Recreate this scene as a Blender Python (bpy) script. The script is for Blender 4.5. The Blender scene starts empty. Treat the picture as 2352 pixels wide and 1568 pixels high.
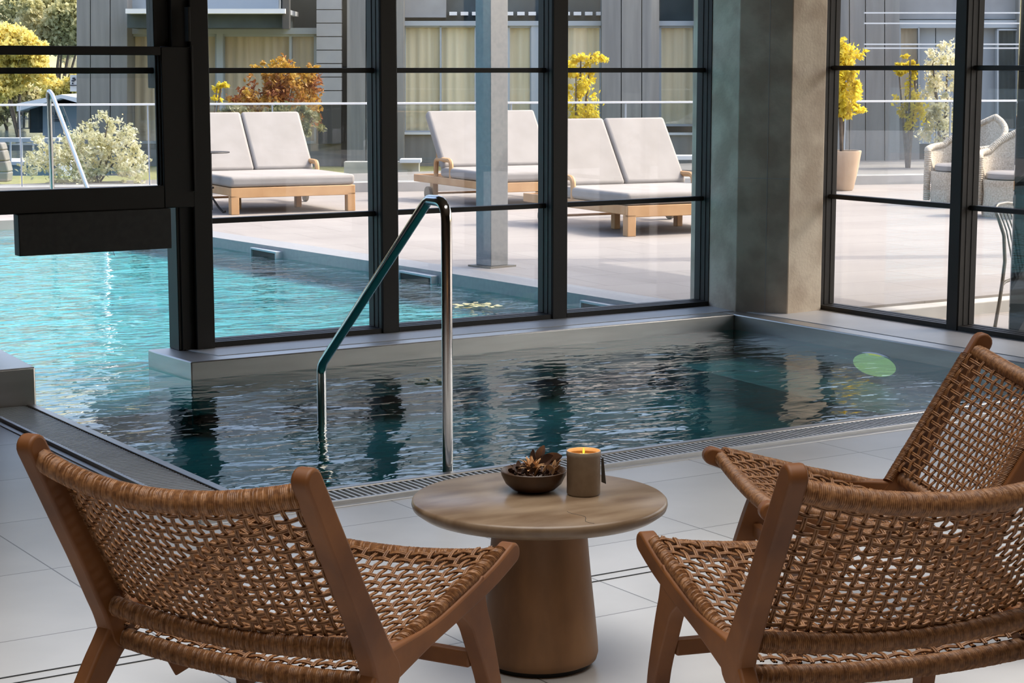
import bpy, math, random
from mathutils import Vector, Matrix
random.seed(7)
PI = math.pi
SC = bpy.context.scene
COL = SC.collection

# ------------------------------------------------------------------ camera model
FPX, HZ, CAMH = 4405.0, 156.0, 1.5
PITCH = math.atan2(784 - HZ, FPX)
YAW = math.radians(32.7)
FW = Vector((math.sin(YAW) * math.cos(PITCH), math.cos(YAW) * math.cos(PITCH), -math.sin(PITCH)))
RT = Vector((math.cos(YAW), -math.sin(YAW), 0))
UP = RT.cross(FW)
FH = Vector((math.sin(YAW), math.cos(YAW), 0))
CAM = Vector((0, 0, CAMH))
def ray(px, py): return FW + RT * ((px - 1176) / FPX) - UP * ((py - 784) / FPX)
def atz(px, py, z=0.0):
    d = ray(px, py); return CAM + d * ((z - CAMH) / d.z)
def aty(px, py, y):
    d = ray(px, py); return CAM + d * (y / d.y)
def atx(px, py, x):
    d = ray(px, py); return CAM + d * (x / d.x)
def atd(px, py, dist):
    d = ray(px, py); return CAM + d * (dist / d.dot(FH))

# ------------------------------------------------------------------ materials
def new_mat(name):
    m = bpy.data.materials.new(name); m.use_nodes = True
    nt = m.node_tree; nt.nodes.clear()
    out = nt.nodes.new('ShaderNodeOutputMaterial')
    return m, nt, out
def node(nt, t, **kw):
    n = nt.nodes.new(t)
    for k, v in kw.items():
        if k.startswith('i_'):
            n.inputs[k[2:].replace('_', ' ')].default_value = v
        else: setattr(n, k, v)
    return n
def mat(name, c, c2=None, rough=.5, metal=0.0, scale=6.0, stretch=(1, 1, 1), bump=0.0, bscale=60.0, bdist=.01,
        spec=.5, lo=.35, hi=.65, detail=5.0, world=False, sheen=0):
    m, nt, out = new_mat(name)
    b = node(nt, 'ShaderNodeBsdfPrincipled')
    b.inputs['Roughness'].default_value = rough; b.inputs['Metallic'].default_value = metal
    b.inputs['Specular IOR Level'].default_value = spec
    nt.links.new(b.outputs[0], out.inputs[0])
    if world: src = node(nt, 'ShaderNodeNewGeometry').outputs['Position']
    else: src = node(nt, 'ShaderNodeTexCoord').outputs['Object']
    mp = node(nt, 'ShaderNodeMapping'); mp.inputs['Scale'].default_value = stretch
    nt.links.new(src, mp.inputs[0])
    c = tuple(c) + (1,)
    if c2 is None: b.inputs['Base Color'].default_value = c
    else:
        n = node(nt, 'ShaderNodeTexNoise'); n.inputs['Scale'].default_value = scale; n.inputs['Detail'].default_value = detail
        nt.links.new(mp.outputs[0], n.inputs['Vector'])
        r = node(nt, 'ShaderNodeValToRGB')
        r.color_ramp.elements[0].position = lo; r.color_ramp.elements[0].color = c
        r.color_ramp.elements[1].position = hi; r.color_ramp.elements[1].color = tuple(c2) + (1,)
        nt.links.new(n.outputs[0], r.inputs[0]); nt.links.new(r.outputs[0], b.inputs['Base Color'])
    if bump:
        n2 = node(nt, 'ShaderNodeTexNoise'); n2.inputs['Scale'].default_value = bscale; n2.inputs['Detail'].default_value = 3
        nt.links.new(mp.outputs[0], n2.inputs['Vector'])
        bp = node(nt, 'ShaderNodeBump'); bp.inputs['Strength'].default_value = bump; bp.inputs['Distance'].default_value = bdist
        nt.links.new(n2.outputs[0], bp.inputs['Height']); nt.links.new(bp.outputs[0], b.inputs['Normal'])
    return m
def tile_mat(name, c, c2, grout, w, h, ox, oy, mortar, rough, offset=0.0, nscale=3.0, rot=0.0, spec=.5):
    m, nt, out = new_mat(name)
    b = node(nt, 'ShaderNodeBsdfPrincipled'); b.inputs['Roughness'].default_value = rough
    b.inputs['Specular IOR Level'].default_value = spec
    nt.links.new(b.outputs[0], out.inputs[0])
    g = node(nt, 'ShaderNodeNewGeometry')
    mp = node(nt, 'ShaderNodeMapping'); mp.inputs['Location'].default_value = (-ox, -oy, 0); mp.inputs['Rotation'].default_value = (0, 0, rot)
    nt.links.new(g.outputs['Position'], mp.inputs[0])
    br = node(nt, 'ShaderNodeTexBrick'); br.offset = offset; br.squash = 1.0
    br.inputs['Scale'].default_value = 1.0; br.inputs['Brick Width'].default_value = w; br.inputs['Row Height'].default_value = h
    br.inputs['Mortar Size'].default_value = mortar; br.inputs['Mortar Smooth'].default_value = .1
    br.inputs['Color1'].default_value = (0, 0, 0, 1); br.inputs['Color2'].default_value = (1, 1, 1, 1)
    nt.links.new(mp.outputs[0], br.inputs['Vector'])
    n = node(nt, 'ShaderNodeTexNoise'); n.inputs['Scale'].default_value = nscale; n.inputs['Detail'].default_value = 6
    nt.links.new(mp.outputs[0], n.inputs['Vector'])
    a = node(nt, 'ShaderNodeMath', operation='MULTIPLY_ADD'); a.inputs[1].default_value = .25; a.inputs[2].default_value = -.12
    sp = node(nt, 'ShaderNodeSeparateColor'); nt.links.new(br.outputs['Color'], sp.inputs[0]); nt.links.new(sp.outputs[0], a.inputs[0])
    ad = node(nt, 'ShaderNodeMath', operation='ADD'); nt.links.new(a.outputs[0], ad.inputs[0]); nt.links.new(n.outputs[0], ad.inputs[1])
    r = node(nt, 'ShaderNodeValToRGB')
    r.color_ramp.elements[0].position = .3; r.color_ramp.elements[0].color = tuple(c) + (1,)
    r.color_ramp.elements[1].position = .75; r.color_ramp.elements[1].color = tuple(c2) + (1,)
    nt.links.new(ad.outputs[0], r.inputs[0])
    mx = node(nt, 'ShaderNodeMix', data_type='RGBA'); mx.inputs[7].default_value = tuple(grout) + (1,)
    nt.links.new(r.outputs[0], mx.inputs[6]); nt.links.new(br.outputs['Fac'], mx.inputs[0])
    nt.links.new(mx.outputs[2], b.inputs['Base Color'])
    return m
def wood_mat(name, c, c2, rough=.5, scale=3.0, stretch=(1, 1, 1), bump=.05):
    return mat(name, c, c2, rough, 0, scale, stretch, bump, 40, .004, .4, .3, .7, 6)
def glass_mat(name, tint=(.97, .98, .98), ior=1.45, gain=1.0):
    m, nt, out = new_mat(name)
    t = node(nt, 'ShaderNodeBsdfTransparent'); t.inputs[0].default_value = tint + (1,)
    g = node(nt, 'ShaderNodeBsdfGlossy'); g.inputs['Roughness'].default_value = 0.0; g.inputs['Color'].default_value = (.95, .97, 1, 1)
    f = node(nt, 'ShaderNodeFresnel')   # same reflectance on both faces of the thin pane
    gb = node(nt, 'ShaderNodeNewGeometry'); mi = node(nt, 'ShaderNodeMapRange')
    mi.inputs[3].default_value = ior; mi.inputs[4].default_value = 1 / ior
    nt.links.new(gb.outputs['Backfacing'], mi.inputs[0]); nt.links.new(mi.outputs[0], f.inputs[0])
    mul = node(nt, 'ShaderNodeMath', operation='MULTIPLY'); mul.inputs[1].default_value = gain; mul.use_clamp = True
    nt.links.new(f.outputs[0], mul.inputs[0])
    mx = node(nt, 'ShaderNodeMixShader'); nt.links.new(mul.outputs[0], mx.inputs[0])
    nt.links.new(t.outputs[0], mx.inputs[1]); nt.links.new(g.outputs[0], mx.inputs[2]); nt.links.new(mx.outputs[0], out.inputs[0])
    return m
def water_mat(name, tint, b1, b2):
    m, nt, out = new_mat(name)
    g = node(nt, 'ShaderNodeNewGeometry')
    sep = node(nt, 'ShaderNodeSeparateXYZ'); nt.links.new(g.outputs['Position'], sep.inputs[0])
    # choppier outdoors (beyond the glass wall) than in the sheltered indoor pool
    mr = node(nt, 'ShaderNodeMapRange'); mr.inputs[1].default_value = 8.3; mr.inputs[2].default_value = 10.2
    mr.inputs[3].default_value = b1; mr.inputs[4].default_value = b2
    nt.links.new(sep.outputs[1], mr.inputs[0])
    mp = node(nt, 'ShaderNodeMapping'); mp.inputs['Rotation'].default_value = (0, 0, math.radians(20)); mp.inputs['Scale'].default_value = (1.0, 1.7, 1)
    nt.links.new(g.outputs['Position'], mp.inputs[0])
    n1 = node(nt, 'ShaderNodeTexNoise'); n1.inputs['Scale'].default_value = 2.2; n1.inputs['Detail'].default_value = 2.0; n1.inputs['Distortion'].default_value = .6
    n2 = node(nt, 'ShaderNodeTexNoise'); n2.inputs['Scale'].default_value = 8.0; n2.inputs['Detail'].default_value = 2.0; n2.inputs['Distortion'].default_value = .4
    nt.links.new(mp.outputs[0], n1.inputs['Vector']); nt.links.new(mp.outputs[0], n2.inputs['Vector'])
    ma = node(nt, 'ShaderNodeMath', operation='MULTIPLY_ADD'); ma.inputs[1].default_value = .36
    nt.links.new(n2.outputs[0], ma.inputs[0]); nt.links.new(n1.outputs[0], ma.inputs[2])
    bp = node(nt, 'ShaderNodeBump'); bp.inputs['Distance'].default_value = .1
    nt.links.new(ma.outputs[0], bp.inputs['Height']); nt.links.new(mr.outputs[0], bp.inputs['Strength'])
    f = node(nt, 'ShaderNodeFresnel'); f.inputs[0].default_value = 1.33
    t = node(nt, 'ShaderNodeBsdfTransparent'); t.inputs[0].default_value = tint + (1,)
    gl = node(nt, 'ShaderNodeBsdfGlossy'); gl.inputs['Roughness'].default_value = .02; gl.inputs['Color'].default_value = (1, 1, 1, 1)
    nt.links.new(bp.outputs[0], f.inputs['Normal']); nt.links.new(bp.outputs[0], gl.inputs['Normal'])
    mx = node(nt, 'ShaderNodeMixShader'); nt.links.new(f.outputs[0], mx.inputs[0])
    nt.links.new(t.outputs[0], mx.inputs[1]); nt.links.new(gl.outputs[0], mx.inputs[2]); nt.links.new(mx.outputs[0], out.inputs[0])
    return m
def leaf_mat(name, c, c2, trans=.45, scale=4.0):
    m, nt, out = new_mat(name)
    n = node(nt, 'ShaderNodeTexNoise'); n.inputs['Scale'].default_value = scale; n.inputs['Detail'].default_value = 4
    nt.links.new(node(nt, 'ShaderNodeTexCoord').outputs['Object'], n.inputs['Vector'])
    r = node(nt, 'ShaderNodeValToRGB'); r.color_ramp.elements[0].position = .4; r.color_ramp.elements[1].position = .6
    r.color_ramp.elements[0].color = tuple(c) + (1,); r.color_ramp.elements[1].color = tuple(c2) + (1,)
    nt.links.new(n.outputs[0], r.inputs[0])
    d = node(nt, 'ShaderNodeBsdfPrincipled'); d.inputs['Roughness'].default_value = .5
    t = node(nt, 'ShaderNodeBsdfTranslucent')
    nt.links.new(r.outputs[0], d.inputs['Base Color']); nt.links.new(r.outputs[0], t.inputs[0])
    mx = node(nt, 'ShaderNodeMixShader'); mx.inputs[0].default_value = trans
    nt.links.new(d.outputs[0], mx.inputs[1]); nt.links.new(t.outputs[0], mx.inputs[2]); nt.links.new(mx.outputs[0], out.inputs[0])
    return m
def emit_mat(name, c, s):
    m, nt, out = new_mat(name)
    e = node(nt, 'ShaderNodeEmission'); e.inputs[0].default_value = tuple(c) + (1,); e.inputs[1].default_value = s
    nt.links.new(e.outputs[0], out.inputs[0]); return m

M = {}
M['floor'] = tile_mat('floor_tile', (.50, .495, .49), (.61, .60, .595), (.16, .155, .15), .657, .657, 1.88, 4.85, .0025, .34, nscale=2.2)
M['terrace'] = tile_mat('terrace_tile', (.255, .228, .206), (.30, .272, .246), (.2, .18, .16), .9, .6, 7.2, 9.3, .006, .7, offset=.5, nscale=1.2, rot=math.radians(6))
M['black'] = mat('dark_frame_metal', (.027, .023, .019), rough=.5, spec=.3)
M['blackbox'] = mat('dark_rubbed_metal', (.022, .019, .016), (.032, .028, .024), rough=.6, scale=30)
M['steel'] = mat('brushed_steel', (.47, .45, .425), (.55, .53, .50), rough=.42, metal=1, scale=2, stretch=(1, 1, 8), bump=.015, bscale=30)
M['polish'] = mat('polished_steel', (.72, .70, .68), rough=.13, metal=1)
M['grate'] = mat('grate_plastic', (.58, .60, .62), (.66, .68, .70), rough=.35)
M['satin'] = mat('satin_steel', (.62, .62, .62), rough=.5, metal=.7)
M['channel'] = mat('dark_channel', (.02, .02, .02), rough=.8)
M['stone'] = mat('limestone', (.56, .45, .33), (.76, .65, .50), rough=.75, scale=5, bump=.15, bscale=60, lo=.38, hi=.6, detail=8)
M['ledge'] = mat('ledge_stone', (.52, .515, .51), (.60, .595, .59), rough=.35, scale=3)
M['plaster'] = mat('dark_timber_wall', (.085, .062, .043), (.12, .09, .064), rough=.9, scale=2)
M['basin'] = mat('basin_lining', (.14, .39, .415), (.18, .45, .475), rough=.5, scale=1.5)
M['basin_dark'] = mat('basin_lining_indoor', (.10, .40, .40), (.14, .48, .47), rough=.5, scale=1.5)
M['bench'] = mat('underwater_bench_steel', (.52, .84, .84), (.6, .88, .88), rough=.4, scale=1.5)
M['water'] = water_mat('pool_water', (.52, .92, .92), .15, .6)
M['glass'] = glass_mat('window_glass')
M['balglass'] = glass_mat('balustrade_glass', (.90, .93, .94), 1.5, 1.5)
M['leafglass'] = glass_mat('tinted_glass', (.16, .19, .20), 1.5, 3.0)
M['wood'] = wood_mat('chair_teak', (.095, .030, .006), (.20, .072, .017), .55, 6, (1, 1, 1))
M['rope'] = mat('woven_rope', (.13, .05, .015), (.31, .145, .054), rough=.5, scale=90, bump=.35, bscale=260, bdist=.002, lo=.35, hi=.7)
M['tabletop'] = wood_mat('table_wood', (.12, .07, .038), (.27, .195, .128), .30, 4.5, (1, 2.6, 1))
M['pedestal'] = wood_mat('pedestal_wood', (.10, .042, .014), (.34, .17, .068), .5, 5, (1, 1, .35))
M['bowl'] = mat('bowl_wood', (.05, .026, .014), (.10, .055, .03), rough=.4, scale=12)
M['petal'] = mat('dry_petal', (.40, .20, .08), (.72, .46, .24), rough=.7, scale=30)
M['petaldark'] = mat('dry_leaf', (.035, .016, .01), (.09, .04, .02), rough=.6, scale=30)
M['ceramic'] = mat('candle_ceramic', (.27, .215, .16), (.31, .25, .19), rough=.45, scale=60, bump=.05)
M['tag'] = mat('tag_card', (.05, .04, .03), rough=.8)
M['teak'] = wood_mat('lounger_teak', (.46, .25, .11), (.58, .35, .17), .55, 4, (1, 1, 1))
M['cushion'] = mat('cushion_fabric', (.29, .267, .245), (.325, .30, .278), rough=.9, scale=4, bump=.15, bscale=8, bdist=.02)
M['clad'] = mat('grey_cladding', (.21, .205, .195), (.26, .255, .24), rough=.7, scale=3, stretch=(4, 4, .3), world=True)
M['cladseam'] = mat('cladding_seam', (.05, .05, .05), rough=.8)
M['block'] = mat('grey_block', (.28, .285, .29), (.33, .335, .34), rough=.8, scale=3)
M['trimgrey'] = mat('pale_grey_trim', (.36, .40, .43), rough=.6)
M['white'] = mat('white_paint', (.78, .78, .77), rough=.6)
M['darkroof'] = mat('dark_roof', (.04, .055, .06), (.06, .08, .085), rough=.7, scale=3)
M['curtain'] = mat('curtain_fabric', (.92, .76, .50), (.96, .83, .58), rough=.95, scale=3, stretch=(6, 6, .2))
M['curtain_tan'] = mat('tan_curtain_fabric', (.62, .50, .36), (.70, .58, .43), rough=.95, scale=3, stretch=(6, 6, .2))
M['postgrey'] = mat('column_paint', (.24, .245, .25), (.28, .28, .28), rough=.55, scale=30)
M['curb'] = mat('curb_stone', (.42, .40, .37), (.50, .48, .44), rough=.8, scale=4)
M['hill'] = mat('autumn_hillside', (.32, .30, .15), (.52, .46, .27), rough=1, scale=.45, detail=8, world=True)
M['grass'] = mat('lawn', (.22, .22, .07), (.36, .33, .12), rough=.95, scale=20)
M['ground'] = mat('ground', (.20, .19, .16), (.28, .26, .22), rough=.95, scale=2)
M['lake'] = mat('lake_water', (.06, .10, .13), rough=.12, spec=.6, bump=.3, bscale=1.5, bdist=.2)
M['bark'] = mat('bark', (.10, .075, .05), (.16, .12, .09), rough=.9, scale=12)
M['leaf_white'] = leaf_mat('pale_shrub_leaf', (.62, .58, .32), (.95, .90, .70), .45, 9)
M['leaf_autumn'] = leaf_mat('autumn_leaf', (.30, .10, .04), (.60, .38, .06), .45, 2.2)
M['leaf_low'] = leaf_mat('olive_leaf', (.16, .17, .07), (.30, .27, .12), .35, 4)
M['leaf_yellow'] = leaf_mat('yellow_leaf', (.70, .56, .04), (.85, .72, .10), .6, 5)
M['leaf_tree'] = leaf_mat('yellow_green_tree_leaf', (.80, .68, .20), (.92, .82, .34), .55, .25)
M['leaf_green'] = leaf_mat('green_tree_leaf', (.55, .52, .26), (.78, .70, .44), .5, .25)
M['wicker'] = mat('pale_wicker', (.46, .38, .28), (.66, .58, .46), rough=.7, scale=60, bump=.5, bscale=90, bdist=.01)
M['glint_pale'] = leaf_mat('pale_painted_glint', (.55, .46, .2), (.75, .68, .42), .3, 9)  # colour of the painted water glints
M['pot'] = mat('terracotta_pot', (.52, .36, .24), (.60, .44, .31), rough=.8, scale=4)
M['iron'] = mat('garden_iron', (.20, .18, .15), rough=.4, metal=.6)
M['soil'] = mat('soil', (.06, .045, .03), rough=1)
M['boat'] = mat('boathouse_panel', (.34, .38, .42), rough=.7)
M['ink'] = mat('sign_ink', (.03, .035, .05), rough=.8)
M['wax'] = emit_mat('lit_candle_wax', (.55, .17, .03), .33)
M['lamplens'] = emit_mat('underwater_lamp_lens', (.40, .48, .16), .40)
M['flame'] = emit_mat('flame', (1.0, .72, .06), .7)

# ------------------------------------------------------------------ mesh builder
OFF = {}
class MB:
    def __init__(s): s.v = []; s.f = []
    def add(s, vs, fs):
        k = len(s.v); s.v += [tuple(p) for p in vs]; s.f += [tuple(i + k for i in f) for f in fs]; return s
    def box(s, x0, x1, y0, y1, z0, z1):
        return s.add([(x, y, z) for z in (z0, z1) for x, y in ((x0, y0), (x1, y0), (x1, y1), (x0, y1))],
                     [(3, 2, 1, 0), (4, 5, 6, 7), (0, 1, 5, 4), (1, 2, 6, 5), (2, 3, 7, 6), (3, 0, 4, 7)])
    def hexa(s, lo, hi):   # two quads (same winding) joined
        return s.add(list(lo) + list(hi), [(3, 2, 1, 0), (4, 5, 6, 7), (0, 1, 5, 4), (1, 2, 6, 5), (2, 3, 7, 6), (3, 0, 4, 7)])
    def pbox(s, x0, y0, x1, y1, d, t):   # upright box facing the facade direction, at distance d, t deep
        a = [atd(x0, y1, d), atd(x1, y1, d), atd(x1, y0, d), atd(x0, y0, d)]
        return s.hexa([p for p in a], [p + FH * t for p in a])
    def prism(s, poly, z0, z1):
        n = len(poly)
        return s.add([(p[0], p[1], z0) for p in poly] + [(p[0], p[1], z1) for p in poly],
                     [tuple(range(n - 1, -1, -1)), tuple(range(n, 2 * n))] + [(i, (i + 1) % n, n + (i + 1) % n, n + i) for i in range(n)])
    def side(s, poly, y0, y1):   # (x, z) outline extruded along y
        n = len(poly)
        return s.add([(p[0], y0, p[1]) for p in poly] + [(p[0], y1, p[1]) for p in poly],
                     [tuple(range(n)), tuple(range(2 * n - 1, n - 1, -1))] + [(i, n + i, n + (i + 1) % n, (i + 1) % n) for i in range(n)])
    def tube(s, path, r, n=8, cap=True):
        path = [Vector(p) for p in path]; k = len(s.v); m = len(path)
        rr = r if isinstance(r, (list, tuple)) else [r] * m
        ref = None
        for i, p in enumerate(path):
            d = (path[min(i + 1, m - 1)] - path[max(i - 1, 0)]).normalized()
            if ref is None:
                ref = Vector((0, 0, 1)) if abs(d.z) < .9 else Vector((1, 0, 0))
            a = (ref - d * ref.dot(d)).normalized(); b = d.cross(a); ref = a
            for j in range(n):
                t = 2 * PI * j / n
                s.v.append(tuple(p + (a * math.cos(t) + b * math.sin(t)) * rr[i]))
        for i in range(m - 1):
            for j in range(n):
                s.f.append((k + i * n + j, k + i * n + (j + 1) % n, k + (i + 1) * n + (j + 1) % n, k + (i + 1) * n + j))
        if cap:
            s.f.append(tuple(k + j for j in range(n - 1, -1, -1))); s.f.append(tuple(k + (m - 1) * n + j for j in range(n)))
        return s
    def lathe(s, prof, n=32, c=(0, 0, 0)):
        k = len(s.v)
        for r, z in prof:
            for j in range(n):
                t = 2 * PI * j / n; s.v.append((c[0] + r * math.cos(t), c[1] + r * math.sin(t), c[2] + z))
        for i in range(len(prof) - 1):
            for j in range(n):
                s.f.append((k + i * n + j, k + i * n + (j + 1) % n, k + (i + 1) * n + (j + 1) % n, k + (i + 1) * n + j))
        if prof[0][0] > 1e-6: s.f.append(tuple(k + j for j in range(n - 1, -1, -1)))
        if prof[-1][0] > 1e-6: s.f.append(tuple(k + (len(prof) - 1) * n + j for j in range(n)))
        return s
    def leaf(s, c, size, ratio=.55, flat=0.0):
        d = Vector((random.gauss(0, 1), random.gauss(0, 1), random.gauss(0, 1 - flat))).normalized()
        e = Vector((random.gauss(0, 1), random.gauss(0, 1), random.gauss(0, 1))); e = (e - d * e.dot(d)).normalized()
        L = size * random.uniform(.7, 1.2); w = L * ratio / 2; c = Vector(c); nn = d.cross(e) * L * .12
        return s.add([c - d * L / 2, c + e * w + nn, c + d * L / 2, c - e * w + nn], [(0, 1, 2, 3)])
    def build(s, name, m, parent=None, loc=None, smooth=False, bevel=0.0, seg=2, ang=40):
        off = Vector((0, 0, 0))
        if parent is not None: off = OFF.get(parent.name, off)
        elif loc is not None: off = Vector(loc)
        me = bpy.data.meshes.new(name)
        me.from_pydata([(v[0] - off[0], v[1] - off[1], v[2] - off[2]) for v in s.v], [], s.f)
        me.update()
        me.materials.append(m if not isinstance(m, str) else M[m])
        o = bpy.data.objects.new(name, me); COL.objects.link(o)
        if parent is not None: o.parent = parent
        else: o.location = off
        OFF[o.name] = off
        if smooth:
            for p in me.polygons: p.use_smooth = True
            me.set_sharp_from_angle(angle=math.radians(ang))
        if bevel:
            md = o.modifiers.new('bevel', 'BEVEL'); md.width = bevel; md.segments = seg; md.limit_method = 'ANGLE'; md.angle_limit = math.radians(35)
            for p in me.polygons: p.use_smooth = True
            me.set_sharp_from_angle(angle=math.radians(60))
        return o
def tag(o, label=None, cat=None, group=None, kind=None):
    if label: o['label'] = label
    if cat: o['category'] = cat
    if group: o['group'] = group
    if kind: o['kind'] = kind
    return o
def thing(name, label, cat, loc=(0, 0, 0), group=None, kind=None, world=True):
    o = bpy.data.objects.new(name, None); COL.objects.link(o); o.empty_display_size = .1
    o.location = loc
    if world: OFF[o.name] = Vector(loc)
    return tag(o, label, cat, group, kind)
def copy_tree(o, parent=None):
    c = o.copy(); COL.objects.link(c)
    if parent is not None: c.parent = parent
    for ch in list(o.children): copy_tree(ch, c)
    return c
def structure(o, label=None, cat=None): return tag(o, label, cat, None, 'structure')
def arc(p0, p1, sag, n=12):   # path from p0 to p1 bowed by vector sag
    p0, p1, sag = Vector(p0), Vector(p1), Vector(sag)
    return [p0.lerp(p1, i / n) + sag * (1 - (2 * i / n - 1) ** 2) for i in range(n + 1)]
def fillet(pts, r, n=6):      # round the corners of a polyline
    pts = [Vector(p) for p in pts]; out = [pts[0]]
    for i in range(1, len(pts) - 1):
        a, b, c = pts[i - 1], pts[i], pts[i + 1]
        u, v = (a - b).normalized(), (c - b).normalized()
        t = r / math.tan(max(u.angle(v) / 2, .05)); t = min(t, (a - b).length * .49, (c - b).length * .49)
        p, q = b + u * t, b + v * t
        for k in range(n + 1):
            s = k / n; out.append(p * (1 - s) ** 2 + b * 2 * s * (1 - s) + q * s ** 2)
    out.append(pts[-1]); return out
def ribbon(pts, ws, cap0=False, cap1=False, n=10):   # 2-D outline of a strip with varying half width
    pts = [Vector((p[0], p[1])) for p in pts]; L = []; R = []
    # resample with Catmull-Rom
    P = []; W = []
    m = len(pts)
    for i in range(m - 1):
        a, b, c, d = pts[max(i - 1, 0)], pts[i], pts[i + 1], pts[min(i + 2, m - 1)]
        for k in range(n):
            t = k / n
            P.append(.5 * ((2 * b) + (c - a) * t + (2 * a - 5 * b + 4 * c - d) * t * t + (3 * b - a - 3 * c + d) * t ** 3))
            W.append(ws[i] + (ws[i + 1] - ws[i]) * (3 * t * t - 2 * t ** 3))
    P.append(pts[-1]); W.append(ws[-1])
    for i, p in enumerate(P):
        d = (P[min(i + 1, len(P) - 1)] - P[max(i - 1, 0)]).normalized(); nn = Vector((-d.y, d.x))
        L.append(p + nn * W[i]); R.append(p - nn * W[i])
    def capf(p, d, w):
        nn = Vector((-d.y, d.x))
        return [p + (nn * math.cos(t) + d * math.sin(t)) * w for t in [PI * k / 8 for k in range(1, 8)]]
    out = list(L)
    if cap1: out += capf(P[-1], (P[-1] - P[-2]).normalized(), W[-1])
    out += R[::-1]
    if cap0: out += capf(P[0], (P[0] - P[1]).normalized(), W[0])[::1] if False else [q for q in capf(P[0], (P[0] - P[1]).normalized(), W[0])]
    return [(q.x, q.y) for q in out]

# ------------------------------------------------------------------ the room
ZC = .07            # top of the raised coping
WATER = -.02
PX0, PX1, PY0, PY1 = 2.80, 7.13, 6.05, 8.69
OX0, OX1 = 2.84, 3.80       # swim-through opening in the back wall

fl = MB()
def slab(x0, x1, y0, y1): fl.box(x0, x1, y0, y1, -.25, 0)
slab(-4, 7.85, -4, 5.80); slab(-4, 2.50, 5.80, 9.05); slab(7.6, 7.85, 5.80, 6.05)
structure(fl.build('floor', 'floor'))
dr = MB()
for y in (4.497, 4.553): dr.box(-4, 7.6, y - .004, y + .004, .0002, .0012)
structure(dr.build('trim_1', 'channel'), 'narrow double slot drain line crossing the pale floor tiles', 'drain')
structure(MB().box(-4.2, 8.3, -4.2, 9.4, 3.45, 3.65).build('ceiling', 'plaster'))
structure(MB().box(-4.2, 8.0, -4.2, -4.0, 0, 3.45).build('wall_rear', 'plaster'))
wl = MB(); wl.box(-4.2, -4.0, -4, 9.3, 0, 3.45)
structure(wl.build('wall_left', 'plaster'))
wr = MB(); wr.box(7.70, 7.95, -4, 2.0, 0, 3.45); wr.box(7.70, 7.95, 2.0, 8.5, 3.05, 3.45)
structure(wr.build('wall_right', 'plaster'))
wb = MB(); wb.box(-4, 2.72, 9.08, 9.3, -.17, 3.05); wb.box(-4, 7.235, 9.08, 9.3, 3.05, 3.45)
structure(wb.build('wall_back', 'plaster'))

# stone corner pillar with a chamfered inner face
pil = [atz(1630, 703.5, ZC), atz(1689, 715.5, ZC), atz(1808, 721.5, ZC), atz(1885, 713, ZC)]
poly = [(p.x, p.y) for p in pil]; poly = [(7.235, 9.25)] + poly + [(7.69, 8.60), (7.80, 8.615), (7.80, 9.25)]
pm = MB().prism(poly[::-1], -.2, 3.45)
pil_o = structure(pm.build('wall_corner', 'stone', bevel=.006), 'beige limestone corner pillar with chamfered dark face between the two window walls', 'pillar')
jm = MB()
a, b = pil[1], pil[2]; mid = a.lerp(b, .57)
ndir = Vector((b.y - a.y, -(b.x - a.x), 0)).normalized()
ndir = -ndir if ndir.dot(FH) > 0 else ndir
for zz in (.86, 2.2):
    jm.hexa([Vector((a.x, a.y, zz)) + ndir * .001, Vector((b.x, b.y, zz)) + ndir * .001, Vector((b.x, b.y, zz + .003)) + ndir * .001, Vector((a.x, a.y, zz + .003)) + ndir * .001],
            [Vector((a.x, a.y, zz)) - ndir * .004, Vector((b.x, b.y, zz)) - ndir * .004, Vector((b.x, b.y, zz + .003)) - ndir * .004, Vector((a.x, a.y, zz + .003)) - ndir * .004])
e1 = (b - a).normalized() * .0015
jm.hexa([mid - e1 + ndir * .001 - Vector((0, 0, ZC)) + Vector((0, 0, ZC)), mid + e1 + ndir * .001, mid + e1 - ndir * .004, mid - e1 - ndir * .004],
        [Vector((p.x, p.y, 3.4)) for p in (mid - e1 + ndir * .001, mid + e1 + ndir * .001, mid + e1 - ndir * .004, mid - e1 - ndir * .004)])
jm.build('joint', 'ledge', pil_o)

# raised coping along the back and right walls, with a steel edge
def coping(name, polys_stone, polys_steel, label):
    st = MB()
    for p in polys_steel: st.prism(p, -.25, ZC)
    o = structure(st.build(name, 'steel', bevel=.006), label, 'coping')
    lm = MB()
    for p in polys_stone: lm.prism(p, ZC - .02, ZC + .003)
    lm.build('stone_ledge', 'ledge', o)
    return o
coping('trim_2', [[(3.90, 8.80), (7.30, 8.80), (7.30, 9.15), (3.83, 9.15)], [(7.25, 6.2), (7.74, 6.2), (7.74, 8.9), (7.25, 8.9)]],
       [[(3.705, 8.69), (7.13, 8.69), (7.13, 9.20), (3.686, 9.20), (3.686, 9.10)], [(7.13, 6.05), (7.78, 6.05), (7.78, 9.2), (7.13, 9.2)]],
       'raised steel edged coping ledge below the windows along the pool back and right side')
structure(MB().prism([(1.6, 8.33), (2.80, 8.33), (2.86, 9.15), (1.6, 9.15)], -.25, .17).build('trim_3', 'steel', bevel=.008),
          'steel coping block at the left edge beside the swim-through opening', 'coping')

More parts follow.
